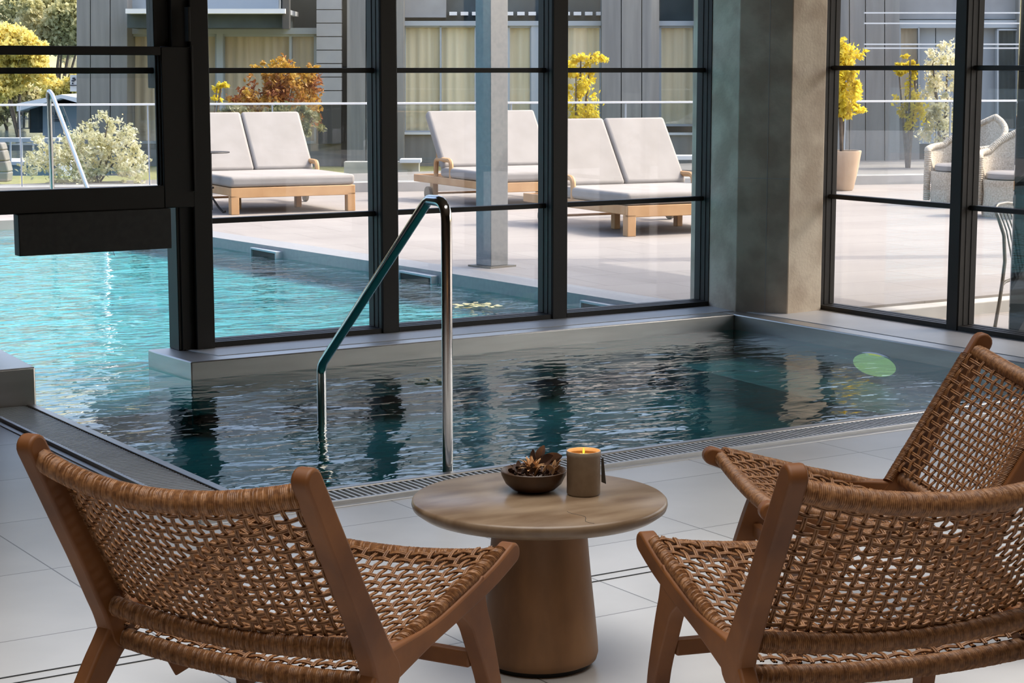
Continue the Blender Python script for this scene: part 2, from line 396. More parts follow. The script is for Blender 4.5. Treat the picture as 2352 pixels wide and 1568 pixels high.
# pool shell
bas = MB()
bas.box(PX0 - .1, PX1 + .1, PY0 - .1, PY1 + .1, -1.35, -.30)
bas.box(PX0 - .06, PX0, PY0 - .05, 8.33, -1.25, -.03); bas.box(PX0 - .05, PX1 + .05, PY0 - .06, PY0, -1.25, -.03)
bas.box(PX1, PX1 + .05, PY0, PY1, -1.25, -.2); bas.box(3.705, PX1, PY1, PY1 + .05, -1.25, -.2)
structure(bas.build('pool_basin', 'basin_dark'), 'dark green lined indoor plunge pool basin under the water', 'pool')
EDGE = [(7.00, 9.2), (6.955, 10.5), (6.90, 12.0), (6.80, 13.6), (6.70, 15.3), (6.62, 17.9)]
ob = MB()
ob.prism([(-6, 8.74), (7.1, 8.74), (7.1, 18.0), (-6, 18.0)], -.30, -.17)
for i in range(len(EDGE) - 1):
    (xa, ya), (xb, yb) = EDGE[i], EDGE[i + 1]
    ob.hexa([(xa, ya, -.5), (xa + .1, ya, -.5), (xb + .1, yb, -.5), (xb, yb, -.5)], [(xa, ya, -.1), (xa + .1, ya, -.1), (xb + .1, yb, -.1), (xb, yb, -.1)])
ob.box(-6, 6.9, 17.9, 18.0, -1.4, -.1); ob.box(-6.1, -6, 8.7, 18, -1.4, 0); ob.box(3.8, 7.1, 9.15, 9.2, -1.4, -.2); ob.box(-6, 2.8, 9.15, 9.2, -1.4, -.2)
structure(ob.build('outdoor_pool_basin', 'basin'), 'turquoise lined outdoor pool basin beyond the glass wall', 'pool')
bn = MB()
p0 = atz(1598, 845, -.17); p1 = atz(1925, 930, -.17)
bn.prism([(p0.x, 8.69), (PX1, 8.69), (PX1, 6.6), (p1.x + .02, p1.y - .3), (p1.x, p1.y)][::-1], -1.25, -.17)
structure(bn.build('trim_4', 'bench'), 'pale submerged steel bench in the far right corner of the pool', 'bench')

lp = atx(2008, 838, PX1 - .012)
ul = thing('underwater_lamp', 'round yellow green underwater lamp glowing on the right pool wall', 'lamp', lp)
m = MB(); m.lathe([(0, 0), (.185, 0), (.185, .012), (.165, .016), (0, .016)], 32); m.v = [(lp.x + .016 - v[2], lp.y + v[0], lp.z + v[1] * .36) for v in m.v]
m.build('lamp_rim', 'steel', ul, smooth=True)
m = MB(); m.lathe([(0, .016), (.165, .016), (.12, .026), (0, .030)], 32); m.v = [(lp.x + .016 - v[2], lp.y + v[0], lp.z + v[1] * .36) for v in m.v]
m.build('lens', 'lamplens', ul, smooth=True)

# water: one sheet from the plunge pool through the opening to the outdoor pool
wm = MB()
wp = [(PX0, PY0), (PX1, PY0), (PX1, PY1), (3.69, PY1), (3.66, 9.2)] + EDGE + [(-6, 17.9), (-6, 9.31), (2.73, 9.31), (2.73, 9.07), (2.80, 9.07)]
wm.add([(x, y, WATER) for x, y in wp], [tuple(range(len(wp)))])
wo = wm.build('pool_water', 'water'); tag(wo, 'rippled turquoise water running from the indoor plunge pool out to the outdoor pool', 'water', None, 'stuff')

# overflow grates with rim and lip
def grate(name, p0, axis, length, w1, label, rim0=0.0):
    ax = Vector(axis); side = Vector((ax.y, -ax.x, 0)); o = Vector(p0)
    t = thing(name, label, 'grate', o)
    def bar(mb, a0, a1, s0, s1, z0, z1):
        q = [o + ax * a0 + side * s0, o + ax * a1 + side * s0, o + ax * a1 + side * s1, o + ax * a0 + side * s1]
        mb.hexa([(p.x, p.y, z0) for p in q], [(p.x, p.y, z1) for p in q])
    rim = MB(); bar(rim, rim0, length, 0, .042, -.15, .004); rim.build('rim', 'steel', t, bevel=.006)
    ch = MB(); bar(ch, 0, length, .042, w1, -.15, -.05); ch.build('channel', 'channel', t)
    sl = MB(); n = int(length / .026)
    for i in range(n): bar(sl, i * .026 + .004, i * .026 + .0135, .046, w1 - .004, -.02, .0)
    sl.build('slats', 'grate', t)
    lip = MB(); bar(lip, 0, length, w1, w1 + .02, -.1, .018); bar(lip, 0, length, w1 + .02, w1 + .05, -.1, .004); lip.build('lip', 'satin', t, bevel=.003)
    return t
grate('overflow_grate', (2.49, 6.06, 0), (1, 0, 0), 5.2, .25, 'long slatted overflow grate along the near edge of the pool behind the round table', .26)
grate('overflow_grate', (2.79, 8.32, 0), (0, -1, 0), 2.255, .25, 'slatted overflow grate along the left edge of the pool behind the left woven chair')

# ------------------------------------------------------------------ windows
def window(name, axis, plane, u0, u1, z0, z1, depth, muntins, frame=(.045, .045), near=1, label=None):
    """fixed steel window; axis 'x' runs along the back wall, 'y' along the right wall"""
    o = structure(thing(name, label, 'window', (u0, plane, z0) if axis == 'x' else (plane, u0, z0)))
    def bx(mb, a0, a1, d0, d1, b0, b1):
        if axis == 'x': mb.box(a0, a1, plane + d0, plane + d1, b0, b1)
        else: mb.box(plane + d0, plane + d1, a0, a1, b0, b1)
    fr = MB(); f0, f1 = frame
    bx(fr, u0, u0 + f0, 0, depth, z0, z1); bx(fr, u1 - f1, u1, 0, depth, z0, z1)
    bx(fr, u0 + f0, u1 - f1, 0, depth, z0, z0 + .03); bx(fr, u0 + f0, u1 - f1, 0, depth, z1 - .05, z1)
    # stepped rebates
    for k, (e, dd) in enumerate(((.006, .035), (.013, .075))):
        bx(fr, u0 + f0, u0 + f0 + e * .5, dd, depth, z0 + .03, z1 - .05); bx(fr, u1 - f1 - e * .5, u1 - f1, dd, depth, z0 + .03, z1 - .05)
        bx(fr, u0 + f0, u1 - f1, dd, depth, z0 + .03, z0 + .03 + e * .35)
    fr.build('frame', 'black', o, bevel=.002, seg=1)
    for zc in muntins:
        mu = MB(); bx(mu, u0 + f0, u1 - f1, .055, .105, zc - .0135, zc + .0135); mu.build('muntin', 'black', o, bevel=.003, seg=1)
    gl = MB(); bx(gl, u0 + f0 + .004, u1 - f1 - .004, .083, .089, z0 + .03, z1 - .05); gl.build('pane', 'glass', o)
    return o
TOP = 3.06
def post(name, x0, x1, y0, y1, z0=ZC, z1=TOP, label=None):
    return structure(MB().box(x0, x1, y0, y1, z0, z1).build(name, 'black', bevel=.004, seg=1), label, 'post')
post('trim_5', 3.893, 3.993, 9.045, 9.20, label='dark steel post beside the swim-through opening')
post('trim_6', 4.985, 5.085, 9.06, 9.20, label='dark steel mullion left of the pool handrail top')
post('trim_7', 6.093, 6.195, 9.06, 9.20, label='dark steel mullion in front of the outdoor loungers')
MU = (.720, 1.487)
window('window_1', 'x', 9.07, 3.993, 4.985, ZC, TOP, .13, MU, (.006, .003))
window('window_2', 'x', 9.07, 5.085, 6.093, ZC, TOP, .13, MU, (.006, .003))
window('window_3', 'x', 9.07, 6.195, 7.245, ZC, TOP, .13, MU, (.006, .010))
# right wall: units along y
def rpost(name, y0, y1, label): return structure(MB().box(7.685, 7.82, y0, y1, ZC, TOP).build(name, 'black', bevel=.004, seg=1), label, 'post')
rpost('trim_8', 7.455, 7.535, 'dark steel mullion of the right window wall')
window('window_4', 'y', 7.69, 7.535, 8.61, ZC, TOP, .11, (.745, 1.50), (.006, .030))
window('window_5', 'y', 7.69, 5.70, 7.455, ZC, TOP, .11, (.745, 1.50), (.05, .004))
window('window_6', 'y', 7.69, 3.85, 5.70, ZC, TOP, .13, (.745, 1.50), (.05, .05))
window('window_7', 'y', 7.69, 2.0, 3.85, ZC, TOP, .13, (.745, 1.50), (.05, .05))
structure(MB().box(7.70, 7.95, 2.0, 6.05, -.05, ZC).build('wall_sill', 'ledge'), None, None)

# lifting glass door above the swim-through opening, drawn halfway up
jb = MB(); jb.box(3.806, 3.893, 9.075, 9.20, ZC, TOP); jb.box(3.822, 3.829, 9.068, 9.076, ZC, .80)
structure(jb.build('trim_9', 'black', bevel=.003, seg=1), 'guide channel jamb of the lifting door', 'jamb')
dj = MB(); dj.box(2.72, 2.84, 9.075, 9.20, .2, TOP); structure(dj.build('trim_10', 'black'), 'left guide jamb of the lifting door', 'jamb')
up = structure(thing('window_8', 'fixed upper sash above the lifting door', 'window', (2.84, 9.17, 1.4)))
us = MB(); us.box(3.725, 3.806, 9.11, 9.20, 1.40, TOP); us.box(2.84, 3.725, 9.12, 9.17, 1.472, 1.502); us.box(2.84, 3.725, 9.11, 9.20, 3.0, TOP)
us.build('frame', 'black', up, bevel=.003, seg=1)
MB().box(2.84, 3.725, 9.150, 9.156, 1.45, 3.0).build('pane', 'glass', up)
dp = thing('lifting_door', 'black framed glass door panel raised halfway over the swim-through opening', 'door', (3.36, 9.06, .81))
pf = MB()
pf.box(3.725, 3.885, 9.02, 9.07, .805, 1.605); pf.box(2.80, 2.87, 9.02, 9.07, .805, 1.605)
pf.box(2.87, 3.725, 9.02, 9.07, .805, .918); pf.box(2.87, 3.725, 9.02, 9.07, 1.562, 1.605)
pf.box(3.715, 3.725, 9.035, 9.07, .918, 1.562); pf.box(3.705, 3.716, 9.05, 9.07, .918, 1.562)
pf.build('door_frame', 'black', dp, bevel=.004, seg=1)
MB().box(2.87, 3.716, 9.058, 9.063, .91, 1.57).build('pane', 'glass', dp)
MB().box(3.878, 3.889, 9.003, 9.02, .885, 1.61).build('edge_strip', 'black', dp, bevel=.002)
MB().box(2.965, 3.745, 8.99, 9.065, .605, .805).build('weight_box', 'blackbox', dp, bevel=.003)
tag(MB().box(3.862, 3.876, 8.995, 9.04, 1.63, 1.80).build('handle', 'black', None, (3.87, 9.02, 1.63), bevel=.003), 'slim dark vertical handle strip on the post above the lifting door', 'handle')

# ------------------------------------------------------------------ pool handrail
def handrail():
    t = thing('pool_handrail', 'polished steel pool handrail standing in the water behind the table', 'handrail', (3.64, 6.12, -.30))
    def pl(px, py):   # vertical plane of the rail
        o = Vector((3.64, 6.12, 0)); d = Vector((.09, 1, 0)).normalized(); n = Vector((d.y, -d.x, 0))
        r = ray(px, py); s = (o - CAM).dot(n) / r.dot(n); return CAM + r * s
    base = Vector((3.64, 6.12, -.30)); a = pl(1031, 472); b = pl(984, 470); c = pl(738, 838); d = Vector((c.x, c.y, -.30))
    a = Vector((3.64, 6.12, a.z + .012)); b.z = a.z
    path = fillet([base, a, b, c, d], .075, 7)
    MB().tube(path, .0205, 20).build('rail', 'polish', t, smooth=True)
    for p in (base, d): MB().lathe([(.045, 0), (.045, .012), (.025, .02)], 20, p).build('base_flange', 'polish', t, smooth=True)
    return t
handrail()

# ------------------------------------------------------------------ woven lounge chairs
HW = .349
T_, J_, F_, R_, G_ = (-.253, .724), (0, .276), (.541, .40), (-.234, 0), (.471, 0)
def lerp2(a, b, t): return (a[0] + (b[0] - a[0]) * t, a[1] + (b[1] - a[1]) * t)
def wrapped(path, r, pitch=.0042, n=10, amp=.0011):
    """a rod closely wrapped with rope: a tube with one ridge per turn"""
    path = [Vector(p) for p in path]
    L = [0]
    for i in range(1, len(path)): L.append(L[-1] + (path[i] - path[i - 1]).length)
    N = max(2, int(L[-1] / pitch * 3)); P = []; rr = []; k = 0
    for i in range(N + 1):
        s = L[-1] * i / N
        while k < len(L) - 2 and s > L[k + 1]: k += 1
        f = (s - L[k]) / (L[k + 1] - L[k]); P.append(path[k].lerp(path[k + 1], f))
        rr.append(r + (amp if i % 3 == 1 else (-amp if i % 3 == 0 else amp * .4)) + random.uniform(-.0005, .0005))
    m = MB(); m.tube(P, rr, n)
    # slant the turns a little
    out = []
    d = (path[-1] - path[0]).normalized()
    for idx, v in enumerate(m.v):
        j = idx % n; out.append(tuple(Vector(v) + d * (.006 * math.sin(2 * PI * j / n))))
    m.v = out
    return m
def weave(S, nu, nv, amp=.0026, r=.0027, gap=.0027):
    """plain weave of paired ropes on the surface S(a, b), a and b in 0..1"""
    m = MB(); K = 4
    def N(a, b):
        e = .004; A = S(min(a + e, 1), b) - S(max(a - e, 0), b); B = S(a, min(b + e, 1)) - S(a, max(b - e, 0))
        return A.cross(B).normalized(), A.normalized(), B.normalized()
    for i in range(nu):
        a = (i + .5) / nu; ja = random.uniform(-.05, .05) / nu
        for sgn in (-1, 1):
            path = []
            for k in range(nv * K + 1):
                b = k / (nv * K); n, ta, tb = N(a, b)
                h = amp * math.sin(PI * (b * nv) + PI * i)
                path.append(S(a + ja, b) + n * h + ta * (sgn * gap))
            m.tube(path, r, 5, False)
    for j in range(nv):
        b = (j + .5) / nv; jb = random.uniform(-.06, .06) / nv
        for sgn in (-1, 1):
            path = []
            for k in range(nu * K + 1):
                a = k / (nu * K); n, ta, tb = N(a, b)
                h = -amp * math.sin(PI * (a * nu) + PI * j)
                path.append(S(a, min(1, max(0, b + jb))) + n * h + tb * (sgn * gap))
            m.tube(path, r, 5, False)
    return m
def make_chair():
    t = thing('woven_lounge_chair', '', 'chair', world=False)
    dT = (Vector(T_) - Vector(J_)).normalized(); nF = Vector((dT.y, -dT.x)) if dT.y > 0 else Vector((-dT.y, dT.x))   # dT up the post, nF to the front
    sd = (Vector(F_) - Vector(J_)).normalized(); sn = Vector((-sd.y, sd.x))
    up2 = lambda v, y: Vector((v.x, y, v.y))
    thick = .021
    for s in (-1, 1):
        y0, y1 = s * HW - thick, s * HW + thick
        tb = Vector(T_) - dT * .006
        q = ribbon([(tb.x, tb.y), lerp2(T_, J_, .5), lerp2(T_, J_, .85), (J_[0] + .004, J_[1] - .012)], [.027, .030, .036, .046], cap0=True, cap1=True)
        MB().side(q, y0, y1).build('back_post', 'wood', t, bevel=.007, seg=3)
        m1, m2 = lerp2(J_, F_, .4), lerp2(J_, F_, .78)
        q = ribbon([J_, (m1[0] + sn.x * -.012, m1[1] + sn.y * -.012), (m2[0] + sn.x * -.010, m2[1] + sn.y * -.010), (F_[0] - .004, F_[1] + .002)], [.040, .022, .024, .025], cap0=True, cap1=True)
        MB().side(q, y0 + .0006, y1 - .0006).build('seat_rail', 'wood', t, bevel=.007, seg=3)
        q = ribbon([(J_[0] + .004, J_[1] - .004), (-.052, .212), (-.15, .10), R_], [.044, .036, .027, .022], cap0=True)
        MB().side(q, y0 + .0012, y1 - .0012).build('leg', 'wood', t, bevel=.007, seg=3)
        l = lerp2(J_, F_, .66)
        q = ribbon([(l[0] - .015, l[1] - .004), (l[0] + .03, l[1] - .085), (.448, .12), G_], [.062, .036, .026, .021])
        MB().side(q, y0 + .0018, y1 - .0018).build('leg', 'wood', t, bevel=.007, seg=3)
    # stretcher between the front legs
    MB().box(.392, .417, -HW + .02, HW - .02, .165, .205).build('stretcher', 'wood', t, bevel=.005)
    W = HW - .012
    tp = Vector(T_) - dT * .040
    b3 = lambda v: (v.x, v.y)
    def bar(name, c, r, sag2, sagd):   # wrapped cross bar bowed backwards/down
        v = up2(c, -W); w = up2(c, W); sg = Vector((sag2.x, 0, sag2.y))
        return wrapped(arc(v, w, sg, 24), r).build(name, 'rope', t, smooth=True, ang=80)
    back_sag = nF * -.055 + Vector((0, -.012))
    low_sag = nF * -.028 + Vector((0, -.004))
    bar('top_rail', tp, .0245, back_sag, 0)
    lb = Vector(J_) + dT * .056
    bar('lower_back_rail', lb, .0225, low_sag, 0)
    rs = Vector(J_) + Vector((.006, -.034))
    bar('rear_seat_rail', rs, .023, Vector((-.012, -.016)), 0)
    fs = Vector(J_).lerp(Vector(F_), .945) + sn * .004
    seat_sag = Vector((-.01, -.026))
    bar('front_seat_rail', fs, .020, seat_sag, 0)
    for s in (-1, 1):
        y = s * (HW - .010)
        a = lb + nF * .036 - dT * .03; b = tp + nF * .026 - dT * .022
        wrapped([up2(a, y), up2(b, y)], .0145).build('side_wrap', 'rope', t, smooth=True, ang=80)
        y = s * (HW - .003)
        a = Vector(J_) + sd * .03 + sn * .016; b = fs + sn * .014 - sd * .004
        wrapped([up2(a, y), up2(a.lerp(b, .5) - sn * .004, y), up2(b, y)], .0165).build('side_wrap', 'rope', t, smooth=True, ang=80)
    # woven panels
    WB = HW - .018
    A0 = lb + dT * .012 + nF * .012; A1 = tp - dT * .012 + nF * .006
    def SB(a, b):
        y = (a * 2 - 1) * WB; k = 1 - (a * 2 - 1) ** 2
        c = A0.lerp(A1, b); sg = low_sag.lerp(back_sag, b)
        c = c + sg * k + nF * .022 * (1 - k)
        return up2(c, y)
    weave(SB, 24, 15).build('back_weave', 'rope', t, smooth=True, ang=80)
    WS = HW - .010
    S0 = rs + sn * .021; S1 = fs + sn * .013
    def SS(a, b):
        y = (a * 2 - 1) * WS; k = 1 - (a * 2 - 1) ** 2
        c = S0.lerp(S1, b); c = c + Vector((0, -.016)).lerp(seat_sag, b) * k + sn * .015 * (1 - k)
        c = c + sn * (-.02 * math.sin(PI * b) * k)
        return up2(c, y)
    weave(SS, 23, 17).build('seat_weave', 'rope', t, smooth=True, ang=80)
    return t
chair = make_chair()
spots = [((1.665, 3.660), 28.2, 'brown woven rope lounge chair at the left, seen from behind'),
         ((2.823, 2.905), 74.1, 'brown woven rope lounge chair in the right foreground, seen from behind'),
         ((3.715, 3.675), 153.2, 'woven rope lounge chair facing left behind the right foreground chair')]
for i, ((x, y), a, lab) in enumerate(spots):
    o = chair if i == 0 else copy_tree(chair)
    o.location = (x, y, 0); o.rotation_euler = (0, 0, math.radians(a)); o['label'] = lab; o['group'] = 'woven lounge chairs around the table'
    if i == 0: first = o

q = [atd(*p, 4.28) for p in ((403, 1553), (437, 1532), (440, 1496), (370, 1496))]
iv = (Matrix.Translation(first.location) @ Matrix.Rotation(first.rotation_euler.z, 4, 'Z')).inverted()
br = MB().hexa([iv @ v for v in q], [iv @ (v + FH * .035) for v in q]).build('brace', 'wood', bevel=.004); br.parent = first

# ------------------------------------------------------------------ table, bowl, candle
TX, TY = 2.611, 3.939
t = thing('round_table', 'round wooden side table with conical pedestal between the woven chairs', 'table', (TX, TY, 0))
MB().lathe([(.0, .382), (.20, .382), (.262, .386), (.300, .394), (.3195, .408), (.3225, .418), (.321, .426), (.3155, .431), (.0, .4315)], 96, (TX, TY, 0)).build('tabletop', 'tabletop', t, smooth=True, ang=50)
MB().lathe([(.0, .012), (.134, .012), (.146, .018), (.1505, .034), (.149, .06), (.140, .15), (.129, .25), (.119, .36), (.121, .384), (0, .384)], 64, (TX, TY, 0)).build('pedestal', 'pedestal', t, smooth=True, ang=50)
MB().lathe([(.0, 0), (.128, 0), (.128, .012), (0, .012)], 48, (TX, TY, 0)).build('base_glide', 'channel', t)
cr = MB()
for a0, r0, r1 in ((-1.72, .17, .312),):
    pts = [Vector((TX + r * math.cos(a0 + .04 * math.sin(r * 60)), TY + r * math.sin(a0 + .04 * math.sin(r * 60)), .4312)) for r in [r0 + (r1 - r0) * k / 10 for k in range(11)]]
    cr.tube(pts, .0006, 4)
cr.build('crack', 'channel', t)

BX, BY, BZ = 2.640, 4.010, .4317
b = thing('wooden_bowl', 'small dark wooden bowl of dried petals on the round table', 'bowl', (BX, BY, BZ))
MB().lathe([(.0, .0), (.040, .0), (.055, .005), (.072, .02), (.082, .040), (.0845, .052), (.083, .0535), (.0805, .051), (.074, .03), (.06, .016), (.03, .01), (0, .009)], 48, (BX, BY, BZ)).build('bowl_body', 'bowl', b, smooth=True, ang=50)
def petal(mb, c, d, L, w, curl, roll=0.0):   # cupped petal of 3 x 5 points with thickness
    c = Vector(c); d = Vector(d).normalized(); s = d.cross(Vector((0, 0, 1)))
    s = s.normalized() if s.length > .1 else Vector((1, 0, 0)); n = s.cross(d)
    s, n = s * math.cos(roll) + n * math.sin(roll), n * math.cos(roll) - s * math.sin(roll)
    V = []
    for k in range(6):
        tt = k / 5; ww = w * math.sin(PI * (.12 + .86 * tt)) ** .7
        for j in (-1, 0, 1):
            V.append(c + d * L * tt + s * ww * j * .5 + n * (curl * L * tt * tt + abs(j) * ww * .22))
    m = len(V); V2 = [v - n * .0006 for v in V]
    F = []
    for k in range(5):
        for j in range(2):
            a = k * 3 + j; F.append((a, a + 1, a + 4, a + 3)); F.append((m + a, m + a + 3, m + a + 4, m + a + 1))
    for k in range(5):
        F.append((k * 3, k * 3 + 3, m + k * 3 + 3, m + k * 3)); F.append((k * 3 + 2, m + k * 3 + 2, m + k * 3 + 5, k * 3 + 5))
    mb.add(V + V2, F)
rr = random.Random(3)
bed = MB()
for k in range(130):
    a = rr.uniform(0, 2 * PI); q = .060 * math.sqrt(rr.random())
    petal(bed, (BX + q * math.cos(a), BY + q * math.sin(a), BZ + .036 + rr.uniform(0, .012) + .012 * (1 - q / .07)), (rr.uniform(-1, 1), rr.uniform(-1, 1), rr.uniform(.1, .9)), rr.uniform(.014, .026), rr.uniform(.010, .016), rr.uniform(-.4, .5))
tag(bed.build('dried_petals', 'petaldark', None, (BX, BY, BZ + .03), smooth=True), 'bed of dark dried petals filling the wooden bowl', 'dried petals', None, 'stuff')
# pale dried flower on top: a fan of thin petals
fx = Vector((BX - .012, BY - .01, BZ + .058))
fl = MB()
for k in range(46):
    a = rr.uniform(0, 2 * PI); e = rr.uniform(.15, 1.3)
    petal(fl, fx + Vector((math.cos(a), math.sin(a), 0)) * .004, (math.cos(a) * math.cos(e), math.sin(a) * math.cos(e), math.sin(e)), rr.uniform(.026, .036), .007, rr.uniform(-.5, .4))
tag(fl.build('dried_flower', 'petal', None, fx, smooth=True), 'pale frilled dried flower head in the middle of the bowl', 'dried flower')
for k in range(9):
    a = -2.3 + k * .42 + rr.uniform(-.1, .1); q = rr.uniform(.040, .060)
    p = Vector((BX + q * math.cos(a) + .012, BY + q * math.sin(a), BZ + .046))
    m = MB(); petal(m, p, (rr.uniform(-.4, .5), rr.uniform(-.4, .3), 1), rr.uniform(.028, .034), .024, rr.uniform(-.3, .5))
    tag(m.build('dried_petal', 'petal', None, p, smooth=True), 'curled tan dried petal around the pale flower in the bowl', 'petal', 'tan petals in the bowl')
UZ = Vector((0, 0, 1))
for k, (ax_, az_, d, L, w_, rl) in enumerate(((.016, .062, RT * 1.0 + UZ * .22, .060, .040, 1.2), (.010, .066, RT * .55 + UZ * .95, .046, .030, 1.0),
                                        (.020, .058, RT * .75 - FH * .35 + UZ * .5, .048, .036, -1.0), (.004, .060, RT * .1 + FH * .4 + UZ * .8, .040, .034, .9))):
    p = Vector((BX, BY, BZ)) + RT * ax_ + FH * .028 + UZ * az_; m = MB(); d = d.normalized()
    petal(m, p, d, L, w_, .25, rl)
    m.tube([p - d * .022, p], .0012, 5)
    tag(m.build('dried_leaf', 'petaldark', None, p, smooth=True), 'large dark dried leaf rising from the bowl toward the candle', 'dried leaf', 'dark leaves rising from the bowl')

CX, CY, CZ = 2.722, 3.905, .4317
c = thing('candle', 'lit candle in a speckled beige ceramic jar beside the bowl', 'candle', (CX, CY, CZ))
MB().lathe([(.0, .0), (.0395, .0), (.0425, .004), (.0425, .098), (.0438, .1), (.0442, .108), (.043, .1125), (.0405, .1125), (.0395, .107), (.0395, .09), (0, .09)], 48, (CX, CY, CZ)).build('jar', 'ceramic', c, smooth=True, ang=40)
MB().lathe([(.0, .104), (.0392, .104), (.0392, .1), (0, .1)], 40, (CX, CY, CZ)).build('wax', 'wax', c)
MB().lathe([(.0, .104), (.0025, .106), (.003, .110), (.0015, .116), (0, .121)], 12, (CX, CY, CZ)).build('flame', 'flame', c, smooth=True)
tg = MB(); d = RT
p0 = Vector((CX, CY, CZ)) + RT * .0445 + FH * .004
tg.hexa([p0 + Vector((0, 0, .09)), p0 + RT * .006 + Vector((0, 0, .092)), p0 + RT * .013 + Vector((0, 0, .025)), p0 + RT * .001 + Vector((0, 0, .030))],
        [v + FH * .0012 for v in (p0 + Vector((0, 0, .09)), p0 + RT * .006 + Vector((0, 0, .092)), p0 + RT * .013 + Vector((0, 0, .025)), p0 + RT * .001 + Vector((0, 0, .030)))])
tg.tube([p0 + Vector((-.002, 0, .098)), p0 + RT * .003 + Vector((0, 0, .090))], .0006, 5)
tg.build('paper_tag', 'tag', c)

# ------------------------------------------------------------------ outdoors: ground, terrace, coping
G = .06
lw = [atd(-900, 400, 22.6), atd(-900, 400, 27.6), atd(300, 400, 27.8), atd(302, 400, 33), atd(3200, 400, 36), atd(3200, 400, 24)]
structure(MB().prism([(v.x, v.y) for v in lw][::-1], -1.2, -.04).build('lawn', 'grass'), 'strip of lawn beyond the glass balustrade', 'lawn')
structure(MB().prism([(-150, 46), (60, -10), (200, 20), (200, 60), (90, 150), (-150, 220)], -1.3, -.85).build('lake', 'lake'), 'pale blue lake far behind the left window', 'lake')
te = MB()
tp_ = [(x + .02, y) for x, y in EDGE]
te.prism([(7.95, 8.62), (40, 8.62), (40, 14), (20, 23.2), (-8, 24.2), (-8, 18.0), (6.65, 18.0)] + [(x + .28, y) for x, y in EDGE[::-1]] + [(7.95, 9.2)], -.3, G)
structure(te.build('terrace', 'terrace'), 'sunny pale tiled terrace around the outdoor pool', 'terrace')
structure(MB().box(7.95, 40, -6, 8.46, -.3, -.03).build('lower_terrace', 'terrace'), 'lower strip of paving outside the right windows', 'terrace')
structure(MB().box(7.95, 40, 8.46, 8.62, -.3, .045).build('terrace_curb', 'curb', bevel=.006), 'pale stone step along the edge of the upper terrace', 'step')
pc = thing('pool_coping', 'steel grey coping along the right edge of the outdoor pool', 'coping', (6.9, 12, 0), kind='structure')
cm = MB()
for i in range(len(EDGE) - 1):
    (xa, ya), (xb, yb) = EDGE[i], EDGE[i + 1]
    cm.hexa([(xa, ya, -.2), (xa + .28, ya, -.2), (xb + .28, yb, -.2), (xb, yb, -.2)], [(xa, ya, G + .004), (xa + .28, ya, G + .004), (xb + .28, yb, G + .004), (xb, yb, G + .004)])
cm.build('coping_band', 'postgrey', pc)
for (y0, y1) in ((14.75, 15.35), (14.0, 14.45), (11.75, 12.2), (9.62, 9.98)):
    if y0 == 14.75: y0, y1 = 16.4, 16.9
    def ex(y):
        for i in range(len(EDGE) - 1):
            (xa, ya), (xb, yb) = EDGE[i], EDGE[i + 1]
            if ya <= y <= yb: return xa + (xb - xa) * (y - ya) / (yb - ya)
        return EDGE[0][0]
    x0 = ex((y0 + y1) / 2)
    h = MB(); h.box(x0 - .05, x0 + .02, y0, y1, .018, .034); h.box(x0 - .05, x0 + .02, y0 - .015, y0, -.06, .034); h.box(x0 - .05, x0 + .02, y1, y1 + .015, -.06, .034)
    hd = h.build('skimmer_hood', 'trimgrey', pc, bevel=.003)
    MB().box(x0 - .035, x0 + .01, y0, y1, -.06, .018).build('skimmer_mouth', 'channel', hd)

# painted glints: pale flecks laid flat on the water
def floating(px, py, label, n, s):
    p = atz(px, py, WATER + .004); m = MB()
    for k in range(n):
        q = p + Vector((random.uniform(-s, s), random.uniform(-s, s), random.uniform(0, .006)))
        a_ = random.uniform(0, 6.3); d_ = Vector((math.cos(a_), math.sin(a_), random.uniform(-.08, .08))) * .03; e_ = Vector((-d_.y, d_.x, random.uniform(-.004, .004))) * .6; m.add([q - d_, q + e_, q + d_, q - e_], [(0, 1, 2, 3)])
    tag(m.build('painted_glints', 'glint_pale', None, p), label, 'leaves')
floating(1088, 702, 'cluster of pale yellow painted glints on the outdoor pool', 40, .13)
floating(985, 873, 'cluster of yellow painted glints on the plunge pool behind the handrail', 22, .08)

# canopy over the terrace by the building, carried by a square column
SUN_AZ = Vector((.953, -.304, 0)).normalized(); EL = math.radians(50)
SUN = SUN_AZ * math.cos(EL) + Vector((0, 0, math.sin(EL)))
def lift(x, y, z): return (x + SUN.x / SUN.z * (z - G), y + SUN.y / SUN.z * (z - G))
zc = 3.2
far = lambda x: 12.64 - (x - 7.096) * .503     # shadow edge on the terrace
sh = [(6.95, far(6.95)), (8.26, far(8.26)), (8.26, 4.0), (8.26, -5), (6.95, -5)]
cp = [lift(x, y, zc) for x, y in sh]
cp = [cp[0], cp[1], (cp[1][0], -5), (cp[0][0], -5)]
cano = thing('canopy_roof', 'flat canopy roof over the terrace outside the windows', 'roof', (9, 9, zc), kind='structure')
MB().prism(cp[::-1], zc, zc + .14).build('slab', 'plaster', cano)
bb = MB(); a0 = lift(8.2, far(8.2) - .04, zc); a1 = lift(13.5, far(13.5) - .04, zc)
dirv = Vector((a1[0] - a0[0], a1[1] - a0[1], 0)).normalized(); pn = Vector((dirv.y, -dirv.x, 0)) * .26
q = [Vector((*a0, zc)), Vector((*a1, zc)), Vector((*a1, zc)) + pn, Vector((*a0, zc)) + pn]
bb.hexa(q[::-1], [v + Vector((0, 0, .14)) for v in q[::-1]]); bb.build('beam', 'postgrey', cano)
MB().hexa([(7.40, 11.80, zc - .12), (9.6, 11.45, zc - .12), (9.6, 11.55, zc - .12), (7.40, 11.90, zc - .12)], [(7.40, 11.80, zc + .1), (9.6, 11.45, zc + .1), (9.6, 11.55, zc + .1), (7.40, 11.90, zc + .1)]).build('tie_beam', 'postgrey', cano)
cx, cy = 7.44, 11.86
